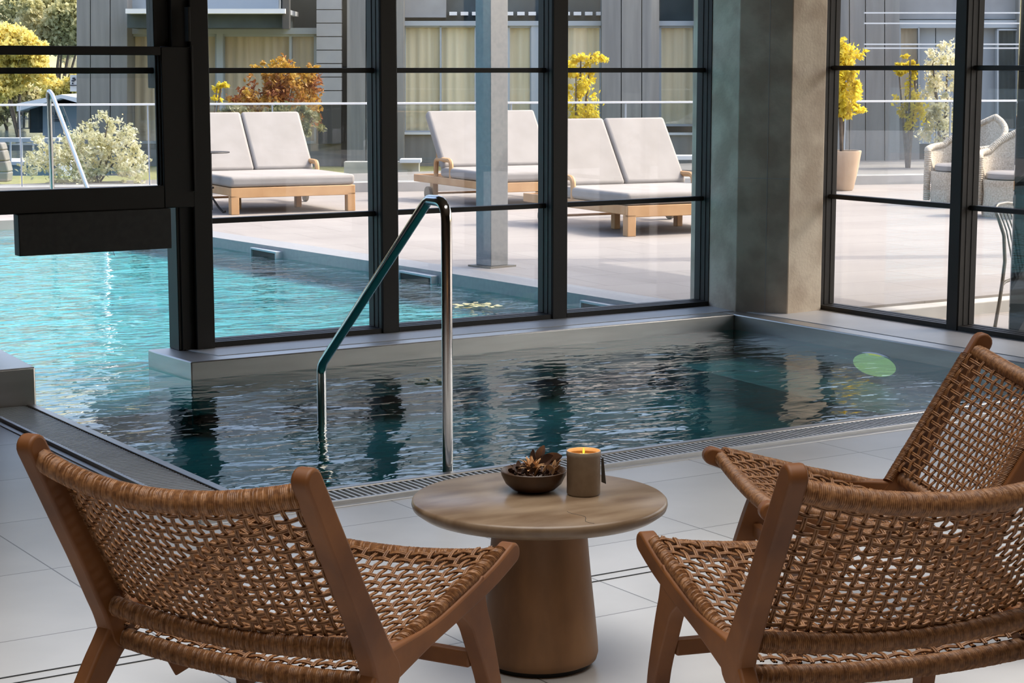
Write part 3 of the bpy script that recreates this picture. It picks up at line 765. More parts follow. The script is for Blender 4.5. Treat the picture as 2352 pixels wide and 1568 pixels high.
er = MB(); er.box(7.96, 10.78, -5, 8.25, zc + .02, zc + .12); er.build('sun_shield', 'plaster', cano)  # unseen slab added to keep the sun off the pillar
scol = thing('steel_column', 'square grey steel column with base plate on the terrace behind the handrail', 'column', (cx, cy, G))
def rotbox(mb, hx, z0, z1, th):
    P4 = [Vector((cx, cy, 0)) + Matrix.Rotation(th, 3, 'Z') @ Vector((a, b, 0)) for a, b in ((-hx, -hx), (hx, -hx), (hx, hx), (-hx, hx))]
    mb.hexa([(p.x, p.y, z0) for p in P4], [(p.x, p.y, z1) for p in P4]); return mb
TH = -YAW + math.radians(45 - 3)
rotbox(MB(), .083, G + .012, zc, TH).build('shaft', 'postgrey', scol, bevel=.004)
rotbox(MB(), .125, G, G + .012, TH).build('base_plate', 'iron', scol)

# ------------------------------------------------------------------ double loungers
def make_lounger():
    t = thing('double_lounger', '', 'lounger', world=False)
    W, L = 1.32, 1.98
    f = MB(); f.box(0, W, 0, .045, .165, .265); f.box(0, .045, .045, L, .185, .265); f.box(W - .045, W, .045, L, .185, .265); f.box(.045, W - .045, L - .045, L, .185, .265)
    f.box(W / 2 - .03, W / 2 + .03, .045, L - .045, .19, .25)
    f.build('frame', 'teak', t, bevel=.006)
    s = MB()
    for k in range(11): s.box(.045, W - .045, .08 + k * .11, .15 + k * .11, .25, .268)
    s.build('slats', 'teak', t)
    for x in (.0, W - .085):
        MB().box(x, x + .085, .0, .085, 0, .19).build('leg', 'teak', t, bevel=.006)
        MB().box(x + .01, x + .075, L - .50, L - .42, .06, .19).build('leg', 'teak', t, bevel=.006)
    for x in (.30, W - .36): MB().box(x, x + .06, .75, .82, 0, .19).build('leg', 'teak', t, bevel=.006)
    MB().tube([(-.03, L - .46, .075), (W + .03, L - .46, .075)], .012, 8).build('axle', 'teak', t)
    for x in (-.045, W + .015):
        m = MB(); m.lathe([(.0, 0), (.075, 0), (.075, .03), (0, .03)], 20); m.v = [(x + v[2], L - .46 + v[0], .076 + v[1]) for v in m.v]
        m.build('wheel', 'iron', t, smooth=True)
    for x in (-.005, W - .045):   # low arm rests beside the backrest hinge
        path = fillet([(x + .025, 1.02, .26), (x + .025, 1.02, .455), (x + .025, 1.42, .455), (x + .025, 1.42, .26)], .07, 6)
        MB().tube(path, .026, 8).build('armrest', 'teak', t, smooth=True)
    c = MB().box(.0, W, .0, 1.27, .268, .375).build('seat_cushion', 'cushion', t, bevel=.035, seg=4)
    a = math.radians(54); ca, sa = math.cos(a), math.sin(a)
    def rec(y, z): return (1.18 + y * ca - z * sa, .375 + y * sa + z * ca)
    for x0, x1 in ((0.0, W / 2 - .004), (W / 2 + .004, W)):
        m = MB().box(x0, x1, 0, .74, -.085, .02); m.v = [(v[0],) + rec(v[1], v[2]) for v in m.v]
        m.build('back_cushion', 'cushion', t, bevel=.034, seg=4)
    m = MB().box(.03, W - .03, 0, .72, -.115, -.085); m.v = [(v[0],) + rec(v[1], v[2]) for v in m.v]; m.build('backrest', 'teak', t)
    m = MB()
    for x in (.12, W - .16): MB().tube([(x, 1.62, .24), (x, rec(.5, -.115)[0], rec(.5, -.115)[1])], .018, 6).build('back_prop', 'teak', t)
    return t
lo = make_lounger()
yaw_l = math.radians(-6.0)
for i, (x, y, lab) in enumerate(((7.90, 17.44, 'white cushioned teak double lounger left of the pool handrail, beside the black side table'),
                                 (10.50, 16.75, 'white cushioned teak double lounger standing behind the grey steel column'),
                                 (9.74, 13.33, 'white cushioned teak double lounger nearest the stone corner pillar'))):
    o = lo if i == 0 else copy_tree(lo)
    o.location = (x, y, G); o.rotation_euler = (0, 0, yaw_l); o['label'] = lab; o['group'] = 'double loungers on the terrace'

p = atz(486, 489, G)
st = thing('side_table', 'slim black round side table at the left end of the first lounger', 'table', p)
MB().lathe([(.0, .60), (.19, .60), (.195, .606), (.19, .612), (0, .612)], 32, p).build('table_top', 'black', st)
MB().tube([p + Vector((0, 0, .03)), p + Vector((0, 0, .60))], .013, 10).build('pole', 'black', st)
MB().lathe([(.0, .24), (.03, .245), (.03, .262), (.0, .27)], 12, p).build('collar', 'black', st)
for k in range(3):
    a = -.9 + k * 2 * PI / 3; v = Vector((math.cos(a), math.sin(a), 0))
    MB().tube([p + Vector((0, 0, .17)), p + v * .08 + Vector((0, 0, .06)), p + v * .13 + Vector((0, 0, .012)), p + v * .155 + Vector((0, 0, .02))], .011, 8).build('leg', 'black', st, smooth=True)

# ------------------------------------------------------------------ outdoor pool rail, balustrade
p0 = Vector((5.915, 17.0, -1.2)); t = thing('outdoor_handrail', 'bent steel handrail of the outdoor pool seen through the lifting door', 'handrail', p0)
top = atd(112, 207, 17.5); foot = atd(262, 545, 17.2); foot.z = WATER - .2
d = (foot - top); path = fillet([Vector((top.x, top.y, -1.3)), top, top.lerp(foot, .055) + Vector((0, 0, .045)), foot, foot - Vector((0, 0, 1.0))], .1, 6)
MB().tube(path, .021, 12).build('rail', 'polish', t, smooth=True)
MB().lathe([(0, -.02), (.028, -.02), (.028, .03), (0, .03)], 12, (top.x, top.y, top.z - .06)).build('joint', 'polish', t)

ra = atd(-260, 242, 21.45); rb = atd(2420, 224.5, 24.7); ra.z = rb.z = 1.098
bal = thing('glass_balustrade', 'long glass balustrade with pale slim top rail behind the loungers', 'balustrade', (ra.x, ra.y, G))
dv = (rb - ra); Ln = dv.length; dv.normalize(); nv_ = Vector((-dv.y, dv.x, 0))
def along(mb, s0, s1, w, z0, z1):
    q = [ra + dv * s0 - nv_ * w, ra + dv * s1 - nv_ * w, ra + dv * s1 + nv_ * w, ra + dv * s0 + nv_ * w]
    mb.hexa([(v.x, v.y, z0) for v in q], [(v.x, v.y, z1) for v in q]); return mb
along(MB(), 0, Ln, .022, 1.075, 1.10).build('top_rail', 'white', bal, bevel=.004)
npan = int(Ln / 1.33)
for k in range(npan):
    s0 = Ln * k / npan + .02; s1 = Ln * (k + 1) / npan - .02
    along(MB(), s0, s1, .006, G + .05, 1.075).build('glass_panel', 'balglass', bal)
    along(MB(), s1 + .012, s1 + .028, .012, G, 1.075).build('post', 'trimgrey', bal)
structure(along(MB(), 0, Ln, .16, G, G + .11).build('balustrade_plinth', 'curb'), 'low pale stone plinth under the glass balustrade', 'plinth')

# ------------------------------------------------------------------ plants
def foliage(name, label, cat, base, blobs, n, size, leafm, trunk=None, group=None, ratio=.55, stems=6):
    t = thing(name, label, cat, base, group)
    m = MB(); tot = sum(b[3] * b[4] * b[5] for b in blobs)
    for (x, y, z, rx, ry, rz) in blobs:
        kn = max(8, int(n * (rx * ry * rz) / tot))
        # leaves gather in clumps, so the outline stays ragged
        nc = max(5, kn // 28); cl = []
        for k in range(nc):
            q = Vector((random.gauss(0, 1), random.gauss(0, 1), random.gauss(0, 1))).normalized() * random.uniform(.25, 1.0) ** .6
            cl.append((q, random.uniform(.16, .34)))
        for k in range(kn):
            q0, cr_ = random.choice(cl)
            q = q0 + Vector((random.gauss(0, 1), random.gauss(0, 1), random.gauss(0, 1))) * cr_ * .55
            m.leaf((x + q.x * rx, y + q.y * ry, z + q.z * rz), size, ratio)
    m.build('foliage', leafm, t)
    s = MB(); b = Vector(base)
    for k in range(stems):
        x, y, z, rx, ry, rz = blobs[k % len(blobs)]
        e = Vector((x + random.uniform(-.5, .5) * rx, y + random.uniform(-.5, .5) * ry, z + random.uniform(0, .6) * rz))
        w = max(.008, .02 * (e.z - b.z)); s.tube([b, b.lerp(e, .5) + Vector((random.uniform(-.1, .1) * rx, 0, 0)), e], [w, w * .7, w * .3], 6)
    s.build('stems', 'bark', t)
    return t
def blobs_px(lst, d, depth):   # (px, py, rx, ry in pixels) at distance d
    out = []
    for px, py, rx, ry in lst:
        p = atd(px, py, d + random.uniform(-.3, .3) * depth); k = d / FPX
        out.append((p.x, p.y, p.z, rx * k, depth, ry * k))
    return out
def base_px(px, d, z=-.04):
    p = atd(px, 400, d); return (p.x, p.y, z)
foliage('flowering_shrub', 'pale leafy shrub behind the outdoor handrail at the left', 'shrub', base_px(215, 24.5),
        blobs_px([(200, 360, 70, 60), (265, 350, 60, 62), (150, 375, 60, 50), (240, 300, 26, 42), (275, 300, 16, 34), (318, 325, 18, 42), (190, 310, 40, 36), (95, 385, 40, 40), (300, 390, 40, 40), (170, 405, 80, 30), (120, 330, 40, 22)], 24.5, .45), 5500, .062, 'leaf_white')
foliage('autumn_shrub', 'red and yellow autumn shrub above the first lounger', 'shrub', base_px(620, 27.2),
        blobs_px([(600, 225, 50, 60), (680, 215, 48, 70), (640, 190, 40, 60), (560, 245, 40, 40), (720, 225, 26, 60), (650, 150, 22, 26), (600, 165, 14, 22), (705, 160, 16, 26)], 27.2, .4), 4200, .075, 'leaf_autumn')
foliage('low_shrub', 'low olive green shrub under the autumn shrub behind the balustrade', 'shrub', base_px(600, 24.9),
        blobs_px([(540, 275, 60, 34), (640, 272, 70, 36), (710, 280, 30, 36)], 24.9, .3), 1500, .09, 'leaf_low')
foliage('yellow_sprig', 'small yellow branching plant beside the dark post', 'plant', base_px(480, 26.0),
        blobs_px([(500, 205, 18, 16), (485, 225, 26, 10), (512, 198, 8, 14) ], 26.0, .2), 420, .06, 'leaf_yellow')
foliage('yellow_shrub', 'yellow leaved shrub in the third window, left of the grey cladding', 'shrub', base_px(1325, 26.2),
        blobs_px([(1350, 133, 28, 16), (1325, 150, 30, 24), (1318, 195, 14, 34), (1345, 175, 18, 22), (1330, 255, 24, 60)], 26.2, .4), 1900, .07, 'leaf_yellow')
foliage('yellow_shrub', 'small yellow bush behind the balustrade in the right window', 'shrub', base_px(2085, 28),
        blobs_px([(2085, 143, 22, 14), (2080, 175, 14, 22), (2088, 240, 16, 60)], 28, .3), 900, .08, 'leaf_yellow')
foliage('olive_bush', 'tall grey green bush right of the small yellow bush', 'bush', base_px(2165, 28),
        blobs_px([(2165, 150, 24, 50), (2160, 220, 26, 50), (2155, 285, 30, 50)], 28, .4), 2200, .07, 'leaf_white')

# potted yellow tree in the right window
pp = atz(1931, 437, G)
pt = thing('plant_pot', 'tall terracotta plant pot with the yellow leaved tree', 'pot', pp)
MB().lathe([(.0, 0), (.13, 0), (.15, .02), (.20, .25), (.225, .42), (.232, .455), (.232, .47), (.205, .47), (.20, .43), (0, .43)], 32, pp).build('pot_body', 'pot', pt, smooth=True, ang=40)
MB().lathe([(.0, .432), (.2, .432)], 20, pp).build('soil', 'soil', pt)
k = (pp - CAM).dot(FH)
tr = foliage('yellow_tree', 'bright yellow leaved small tree in the terracotta pot, behind the right window', 'tree', (pp.x, pp.y, G + .434),
             blobs_px([(1930, 140, 26, 62), (1938, 210, 34, 50), (1950, 245, 34, 22), (1918, 180, 30, 80), (1945, 120, 20, 40), (1950, 200, 24, 40), (1940, 255, 26, 22)], k, .26), 2000, .085, 'leaf_yellow', ratio=.5, stems=4)

# wooded hillside across the lake
hm = MB(); hv = []; NX, NZ = 60, 26
for j in range(NZ + 1):
    for i in range(NX + 1):
        v = atd(-1300 + 1900 * i / NX, 300, 128 + 4.0 * j); v.z = -1.0 + 1.05 * j * (1 + .12 * math.sin(i * .5)) + random.uniform(-.9, .9)
        v += RT * random.uniform(-.8, .8); hv.append(v)
hm.add(hv, [(j * (NX + 1) + i, j * (NX + 1) + i + 1, (j + 1) * (NX + 1) + i + 1, (j + 1) * (NX + 1) + i) for j in range(NZ) for i in range(NX)])
structure(hm.build('hillside', 'hill', smooth=True), 'hazy autumn hillside across the lake at the upper left', 'hill')
# trees across the lake
random.seed(21)
for i, (px, d, zt, rx, m_, lab) in enumerate([(45, 66, 150, 120, 'leaf_tree', 'bright yellow tree at the upper left beyond the lake'),
                                             (130, 84, 70, 120, 'leaf_green', 'pale autumn tree on the far shore beside the grey tower'),
                                             (-30, 72, 60, 140, 'leaf_green', 'pale green tree on the far shore at the left frame edge'),
                                             (60, 96, 20, 190, 'leaf_green', 'tall hazy green tree behind the yellow tree'),
                                             (160, 72, 190, 70, 'leaf_tree', 'low yellow green tree behind the boathouse roof'),
                                             (20, 74, 205, 90, 'leaf_green', 'muted olive tree low at the water line')
                                             ]):
    b = []
    for k in range(9):
        b.append((px + random.uniform(-.6, .6) * rx, zt + random.uniform(-.55, .6) * rx * .8, rx * random.uniform(.25, .5), rx * random.uniform(.22, .42)))
    foliage('lakeside_tree', lab, 'tree', base_px(px, d, -.9), blobs_px(b, d, rx * .3 * d / FPX), 11000, .0028 * d, m_, group='trees across the lake', stems=5, ratio=.7)

# ------------------------------------------------------------------ boathouse, sign, dock at the left
bh = thing('boathouse', 'small grey boathouse with a pale roof by the lake, behind the outdoor handrail', 'building', base_px(140, 40, -.9))
MB().pbox(98, 238, 190, 330, 40, 2.5).build('wall', 'boat', bh)
MB().pbox(68, 240, 97, 305, 40.2, 2.0).build('dark_bay', 'darkroof', bh)
wf = MB()
for x0, y0, x1, y1 in ((42, 255, 45, 296), (52, 255, 54, 296), (65, 255, 68, 296), (42, 255, 68, 258), (42, 272, 68, 274), (42, 293, 68, 296)): wf.pbox(x0, y0, x1, y1, 39.9, .1)
wf.build('window_frame', 'iron', bh)
rf = MB(); 
for (xa, ya, xb, yb) in ((38, 238, 140, 217), (140, 217, 240, 236)):
    A, B = atd(xa, ya, 39.4), atd(xb, yb, 39.4); A2, B2 = atd(xa, ya + 18 if xa == 38 else ya + 8, 39.4), atd(xb, yb + 8 if xb == 140 else yb + 18, 39.4)
    rf.hexa([A2, B2, B, A], [v + FH * 4 for v in (A2, B2, B, A)])
rf.build('roof', 'white', bh)
def text(name, s, p, size, m, parent, extr=.01):
    cu = bpy.data.curves.new(name, 'FONT'); cu.body = s; cu.size = size; cu.extrude = extr
    tmp = bpy.data.objects.new('tmp', cu); COL.objects.link(tmp)
    me = bpy.data.meshes.new_from_object(tmp); bpy.data.objects.remove(tmp)
    R = Matrix((RT, Vector((0, 0, 1)), -FH)).transposed()
    b = MB(); b.v = [tuple(Vector(p) + R @ v.co) for v in me.vertices]; b.f = [tuple(f.vertices) for f in me.polygons]
    return b.build(name, m, parent)
text('lettering', 'UNI', atd(121, 265, 39.95), .10, 'ink', bh)
ln = MB()
for y in (268, 273, 277): ln.pbox(122, y, 150, y + 1.3, 39.96, .03)
ln.build('small_print', 'ink', bh)
sg = thing('sign_board', 'white sign board with a black arrow mark left of the grey tower', 'sign', base_px(168, 36))
MB().pbox(161, 172, 200, 210, 36, .05).build('board', 'white', sg)
ar = MB()
for x0, y0, x1, y1 in ((166, 178, 172, 182), (164, 184, 170, 187), (170, 181, 174, 185), (165, 190, 168, 193)): ar.pbox(x0, y0, x1, y1, 35.97, .02)
ar.pbox(161, 195, 200, 197, 35.97, .02)
ar.build('mark', 'ink', sg)
MB().pbox(180, 210, 183, 420, 36, .06).build('post', 'iron', sg)
dk = thing('white_dock', 'white railed jetty at the lake edge behind the shrub', 'jetty', base_px(60, 34, -.9))
MB().pbox(-40, 317, 135, 326, 34, .3).build('rail', 'white', dk)
m = MB()
for x in range(-30, 135, 26): m.pbox(x, 326, x + 3, 372, 34, .05)
m.build('rail_posts', 'white', dk)
MB().pbox(-40, 372, 135, 379, 34, 1.5).build('deck', 'white', dk)
MB().pbox(-40, 379, 135, 412, 34.1, 1.2).build('jetty_side', 'boat', dk)
MB().pbox(15, 333, 95, 346, 35.5, 1.0).build('boat_hull', 'darkroof', dk)
wc = MB(); P_ = []
for y, x0, x1 in ((328, -12, 3), (345, -12, 8), (370, -12, 14), (395, -12, 20), (418, -12, 17)): P_.append((y, x0, x1))
for i in range(len(P_) - 1):
    (ya, a0, a1), (yb, b0, b1) = P_[i], P_[i + 1]
    q = [atd(b0, yb, 25.5), atd(b1, yb, 25.5), atd(a1, ya, 25.5), atd(a0, ya, 25.5)]
    wc.hexa(q, [v + FH * .25 for v in q])
tag(wc.build('white_cloth', 'cushion', None, base_px(5, 25.5), bevel=.02), 'white draped cloth shape at the left frame edge beyond the balustrade', 'cloth')

# ------------------------------------------------------------------ hotel building behind the terrace
FD = 31.0
H = thing('hotel_building', 'grey clad hotel building with curtained windows behind the terrace', 'building', base_px(1200, FD, -.1))
def part(name, m, rects, d=FD, t=.3, parent=H, bevel=0):
    b = MB()
    for r in rects: b.pbox(*r, d, t)
    return b.build(name, m, parent)
YB = 440
# left tower of vertical boards
part('tower_cladding', 'clad', [(176, -500, 206.5, YB), (208.5, -500, 252, YB), (254, -500, 292, YB)], 30.0, 3.5)
part('tower_backing', 'cladseam', [(177, -500, 291, YB)], 30.04, 3.0)
def facade_window(x0, y0, x1, y1, cm='curtain', d=30.55, fr=5, split=(), parent=H):
    f = MB()
    for r in [(x0, y0, x0 + fr, y1), (x1 - fr, y0, x1, y1), (x0, y0, x1, y0 + fr), (x0, y1 - fr, x1, y1)] + [(s, y0, s + fr, y1) for s in split]: f.pbox(*r, d - .06, .14)
    o = f.build('window', 'trimgrey', parent)
    g = MB(); g.pbox(x0 + 2, y0 + 2, x1 - 2, y1 - 2, d, .01); g.build('pane', 'glass', o)
    # hanging curtain with soft folds
    c = MB(); n = max(6, int((x1 - x0) / 2.5)); V = []
    for i in range(n + 1):
        px = x0 + (x1 - x0) * i / n; dd = d + .06 + .012 * math.sin(i * .75) + .02 * math.sin(i * .23)
        V += [atd(px, y1, dd), atd(px, y0, dd)]
    V += [v + FH * .03 for v in V]
    k = 2 * (n + 1)
    c.add(V, [(2 * i, 2 * i + 2, 2 * i + 3, 2 * i + 1) for i in range(n)] + [(k + 2 * i, k + 2 * i + 1, k + 2 * i + 3, k + 2 * i + 2) for i in range(n)])
    c.build('curtain', cm, o, smooth=True)
    return o
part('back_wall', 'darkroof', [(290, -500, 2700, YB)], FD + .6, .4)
# balcony over the left windows
part('balcony_edge', 'white', [(288, 20, 655, 31)], 29.2, 1.8)
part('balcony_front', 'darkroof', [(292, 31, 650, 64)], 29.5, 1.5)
part('upper_wall', 'trimgrey', [(292, -500, 640, 20)], 30.4, .3)
part('downpipe', 'cladseam', [(648, -500, 664, 66)], 29.3, .2)
part('header_beam', 'trimgrey', [(290, 64, 727, 78)], 30.4, .5)
facade_window(508, 78, 727, 330, 'curtain_tan', 30.55, 6, (664,))
facade_window(296, 78, 500, 330, 'curtain_tan', 30.55, 6, (400,))
part('window_post', 'trimgrey', [(497, 60, 512, 330)], 30.42, .4)
part('plinth_wall', 'clad', [(290, 330, 800, YB)], 30.5, .6)
# block wall with level joints
part('block_wall', 'block', [(727, -500 if k == 0 else -8 + 31 * k, 784, -10 + 31 * (k + 1)) for k in range(0, 8)], 30.1, .5)
part('block_wall_backing', 'cladseam', [(728, -500, 783, 330)], 30.13, .4)
part('dark_recess', 'cladseam', [(784, -500, 797, YB)], 30.35, .4)
part('wall_cladding', 'clad', [(797, -500, 839.5, YB), (841.5, -500, 927, YB)], 30.15, .5)
part('terrace_wall', 'curb', [(790, 372, 962, 412)], 27.2, .3)
part('white_ledge', 'white', [(918, 366, 966, 374), (1540, 358, 1640, 367)], 27.0, .4)
# middle windows
part('upper_eave', 'block', [(927, -500, 1024, 40)], 30.5, .4)
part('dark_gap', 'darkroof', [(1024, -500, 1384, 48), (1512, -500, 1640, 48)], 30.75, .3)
raf = MB()
for k in range(16): 
    x = 1032 + k * 26
    if x < 1380 or x > 1512: raf.pbox(x, 27, x + 17, 35, 30.5, .25)
raf.build('rafter_ends', 'white', H)
part('window_header', 'trimgrey', [(927, 48, 1384, 59), (1512, 48, 1640, 59)], 30.42, .4)
facade_window(927, 59, 1094, 304, 'curtain', 30.55, 4, (1010,))
facade_window(1094, 59, 1222, 304, 'curtain', 30.55, 5, (1166,))
part('door_frame', 'trimgrey', [(1220, 59, 1262, 400)], 30.44, .3)
facade_window(1262, 59, 1382, 304, 'curtain', 30.55, 5, (1296,))
part('wall_cladding', 'clad', [(1382, -500, 1426, YB), (1428, -500, 1473, YB), (1475, -500, 1514, YB)], 30.2, .5)
part('cladding_backing', 'cladseam', [(1383, -500, 1513, YB)], 30.24, .4)
facade_window(1514, 59, 1598, 290, 'curtain', 30.55, 5)
part('wall_cladding', 'clad', [(1598, -500, 1700, YB), (1702, -500, 1800, YB), (1802, -500, 1950, YB)], 30.2, .5)
part('window_sill', 'white', [(927, 304, 1384, 309), (1512, 305, 1640, 310)], 30.4, .3)
part('lower_wall', 'clad', [(927, 309, 1384, YB), (1512, 310, 1640, YB)], 30.46, .4)
# right part of the facade
part('wall_cladding', 'clad', [(1952, -500, 1987, YB), (1989, -500, 2031, YB), (2033, -500, 2066, YB)], 30.2, .5)
part('cladding_backing', 'cladseam', [(1900, -500, 2066, YB)], 30.24, .4)
facade_window(2066, 62, 2112, 260, 'curtain_tan', 30.55, 3)
part('lower_wall', 'clad', [(2066, 260, 2112, YB)], 30.7, .4)
part('header_beam', 'trimgrey', [(2060, 46, 2420, 64)], 30.5, .3)
part('door_panel', 'trimgrey', [(2112, 64, 2148, 330), (2150, 64, 2240, 330), (2244, 64, 2290, 420)], 30.7, .2)
part('upper_cladding', 'block', [(2066, -500, 2420, 44)], 30.6, .3)
rl = MB()
for y in (28, 52, 100, 109): rl.pbox(1985, y, 2420, y + 3, 29.6, .05)
rl.build('balcony_rails', 'white', H)
facade_window(2290, 66, 2340, 300, 'darkroof', 30.55, 4)
part('wall_cladding', 'clad', [(2340, -500, 2420, YB)], 30.4, .4)
# raised bed wall behind the right end of the balustrade
tag(MB().pbox(1950, 408, 2120, 425, 26.5, .4).build('bed_edging', 'curb', None, base_px(2030, 26.5)), 'low pale edging of the planting bed behind the right balustrade', 'edging')

# ------------------------------------------------------------------ wicker chairs and iron chair on the right terrace
def wicker_chair():
    t = thing('wicker_armchair', '', 'chair', world=False)
    # local: +x front, base at origin
    R = .36
    def ring(z, r, back=1.0):
        return [Vector((r * math.cos(a) * (1.0 if abs(a) < PI / 2 else back), r * math.sin(a), z)) for a in [2 * PI * k / 28 for k in range(28)]]
    m = MB(); m.lathe([(.33, .0), (.345, .10), (.335, .22), (.35, .36), (0, .36)], 32); m.build('base', 'wicker', t, smooth=True, ang=60)
    # wrap-around back and arms: height varies round the seat
    b = MB(); n = 40; V = []
    def hgt(a): return .62 + .30 * max(0, (abs(a) - 1.75) / (PI - 1.75)) ** .8 if abs(a) > 1.75 else .62 - .04 * (1.75 - abs(a))
    A = [(.75 + (2 * PI - 1.5) * i / n) for i in range(n + 1)]
    for a in A:
        aa = a if a <= PI else a - 2 * PI; h = hgt(aa); lean = .07 * (h - .36) / .56
        for r, z in ((.345, .34), (.36 + lean * .5, .36 + (h - .36) * .5), (.37 + lean, h), (.335 + lean, h), (.325 + lean * .5, .36 + (h - .36) * .5), (.31, .34)):
            V.append((r * math.cos(a), r * math.sin(a), z))
    F = []
    for i in range(n):
        for j in range(6): F.append((i * 6 + j, i * 6 + (j + 1) % 6, (i + 1) * 6 + (j + 1) % 6, (i + 1) * 6 + j))
    F += [(0, 1, 2, 3, 4, 5), tuple(n * 6 + j for j in range(5, -1, -1))]
    b.add(V, F); b.build('back', 'wicker', t, smooth=True, ang=60)
    path = []
    for a in A:
        aa = a if a <= PI else a - 2 * PI; h = hgt(aa); lean = .07 * (h - .36) / .56; r = .352 + lean
        path.append((r * math.cos(a), r * math.sin(a), h))
    e0, e1 = Vector(path[0]), Vector(path[-1])
    path = [(e0.x, e0.y, .05)] + path + [(e1.x, e1.y, .05)]
    w = wrapped(path, .036, .02, 8, .004); w.build('braided_rim', 'wicker', t, smooth=True, ang=80)
    MB().lathe([(0, .36), (.28, .36), (.305, .375), (.305, .42), (.28, .44), (0, .445)], 28).build('seat_cushion', 'cushion', t, smooth=True, ang=50)
    return t
wk = wicker_chair()
p = (atz(2118, 462, G) + atz(2288, 470, G)) / 2
p = atd(2212, 462, 20.3); p.z = G
fd = math.atan2((-RT * .85 - FH * .5).y, (-RT * .85 - FH * .5).x)
wk.location = p; wk.rotation_euler = (0, 0, fd); wk['label'] = 'pale wicker armchair with white cushion seen behind the right mullion'; wk['group'] = 'wicker armchairs'
w2 = copy_tree(wk); q = atd(2335, 478, 18.8); q.z = G
w2.location = q; w2.rotation_euler = (0, 0, fd + .2); w2['label'] = 'pale wicker armchair at the right frame edge, nearer the glass'

p = atz(2285, 752, -.03)
ic = thing('iron_chair', 'curved iron garden chair frame just outside the right window', 'chair', (p.x + .2, p.y + .1, -.03))
o = Vector((p.x, p.y, -.03)); ax = RT; ay = FH
def loc(a, b, z): return o + ax * a + ay * b + Vector((0, 0, z))
dist = 11.6
def bp(px, py, d=dist): return atd(px, py, d)
l1 = [loc(0, 0, 0), bp(2296, 690, 11.3), bp(2302, 650, 11.3), bp(2308, 600, 11.3), bp(2306, 540, 11.3), bp(2292, 496, 11.3), bp(2284, 482, 11.35), bp(2290, 470, 11.4), bp(2310, 466, 11.5), bp(2336, 468, 11.6)]
MB().tube(fillet(l1, .1, 4), .011, 8).build('leg', 'iron', ic, smooth=True)
l2 = [loc(.32, .05, 0)] + [v + ax * .32 + ay * .05 for v in l1[1:6]]
MB().tube(fillet(l2, .1, 4), .011, 8).build('leg', 'iron', ic, smooth=True)
MB().tube(fillet([bp(2301, 655, 11.3), bp(2308, 647, 11.32), bp(2325, 641, 11.35), bp(2400, 640, 11.4)], .05, 4), .010, 8).build('seat_rim', 'iron', ic, smooth=True)
for k in range(4):
    MB().tube([bp(2294 + k * 8, 478, 11.42), bp(2312 + k * 8, 530, 11.4), bp(2325 + k * 7, 600, 11.38), bp(2332 + k * 8, 642, 11.36)], .005, 6).build('back_bar', 'iron', ic, smooth=True)

# outward opened glass door leaf at the right edge
q0 = atx(2319, 700, 7.95); q1 = atd(2480, 700, (q0 - CAM).dot(FH) + .05)
dl = thing('door_leaf', 'dark tinted glass leaf at the far right edge', 'door', (q0.x, q0.y, 0))
def leafbox(mb, s0, s1, z0, z1, w):
    dq = Vector((q1.x - q0.x, q1.y - q0.y, 0)); L = dq.length; dq.normalize(); nn = Vector((-dq.y, dq.x, 0)) * w; b = Vector((q0.x, q0.y, 0))
    Q = [b + dq * s0 - nn, b + dq * s1 - nn, b + dq * s1 + nn, b + dq * s0 + nn]
    mb.hexa([(v.x, v.y, z0) for v in Q], [(v.x, v.y, z1) for v in Q]); return mb
leafbox(MB(), 0, .35, -.03, 2.6, .006).build('pane', 'leafglass', dl)
leafbox(MB(), .35, .42, -.03, 2.6, .025).build('door_frame', 'black', dl)

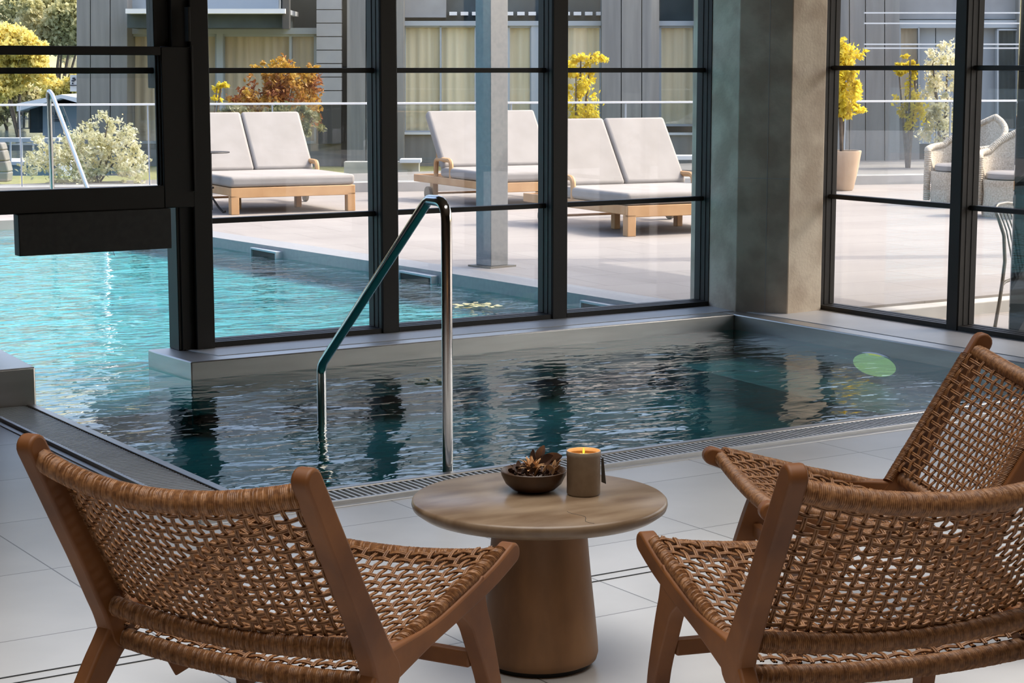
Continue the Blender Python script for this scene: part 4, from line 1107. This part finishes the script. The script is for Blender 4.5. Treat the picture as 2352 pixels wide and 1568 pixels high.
# ------------------------------------------------------------------ light
w = bpy.data.worlds.new('sky'); SC.world = w; w.use_nodes = True
nt = w.node_tree; nt.nodes.clear()
sky = nt.nodes.new('ShaderNodeTexSky'); sky.sky_type = 'NISHITA'; sky.sun_disc = False
sky.sun_elevation = EL; sky.sun_rotation = math.atan2(SUN.x, SUN.y); sky.air_density = 1.0; sky.dust_density = 5.0; sky.ozone_density = 1.0
bg = nt.nodes.new('ShaderNodeBackground'); bg.inputs[1].default_value = .25
wo_ = nt.nodes.new('ShaderNodeOutputWorld'); nt.links.new(sky.outputs[0], bg.inputs[0]); nt.links.new(bg.outputs[0], wo_.inputs[0])
sl = bpy.data.lights.new('sun', 'SUN'); sl.energy = 1.3; sl.angle = math.radians(.6); sl.color = (1, .93, .84)
so = bpy.data.objects.new('sun', sl); COL.objects.link(so); so.rotation_euler = SUN.to_track_quat('Z', 'Y').to_euler()
def area(name, x, y, z, sx, sy, e, color, spread):
    l = bpy.data.lights.new(name, 'AREA'); l.shape = 'RECTANGLE'; l.size = sx; l.size_y = sy; l.energy = e; l.color = color; l.spread = math.radians(spread)
    o = bpy.data.objects.new(name, l); COL.objects.link(o); o.location = (x, y, z); return o
area('fill_light', 2.5, 3.2, 3.4, 6.0, 3.6, 48, (1.0, .97, .93), 84)  # added fill without a fixture, brightens floor and table
area('fill_light', .2, .4, 3.4, 3, 3, 9, (1, .72, .45), 130)  # added warm fill near the camera, no fixture
# candle glow
pl = bpy.data.lights.new('candle_glow', 'POINT'); pl.energy = .12; pl.color = (1, .5, .15); pl.shadow_soft_size = .01
po = bpy.data.objects.new('candle_glow', pl); COL.objects.link(po); po.location = (CX, CY, CZ + .13)

# ------------------------------------------------------------------ camera and colour management
cd = bpy.data.cameras.new('camera'); cam = bpy.data.objects.new('camera', cd); COL.objects.link(cam)
cd.sensor_width = 36.0; cd.lens = FPX * 36.0 / 2352.0; cd.clip_end = 600
cam.location = CAM; cam.rotation_euler = (PI / 2 - PITCH, 0, -YAW)
SC.camera = cam
vs = SC.view_settings; vs.view_transform = 'Standard'; vs.look = 'None'; vs.exposure = 1.08; vs.gamma = 1.0; vs.use_curve_mapping = False
cy_ = SC.cycles
cy_.max_bounces = 8; cy_.diffuse_bounces = 4; cy_.glossy_bounces = 4; cy_.transmission_bounces = 4; cy_.transparent_max_bounces = 16
cy_.caustics_reflective = False; cy_.caustics_refractive = False; cy_.sample_clamp_indirect = 6
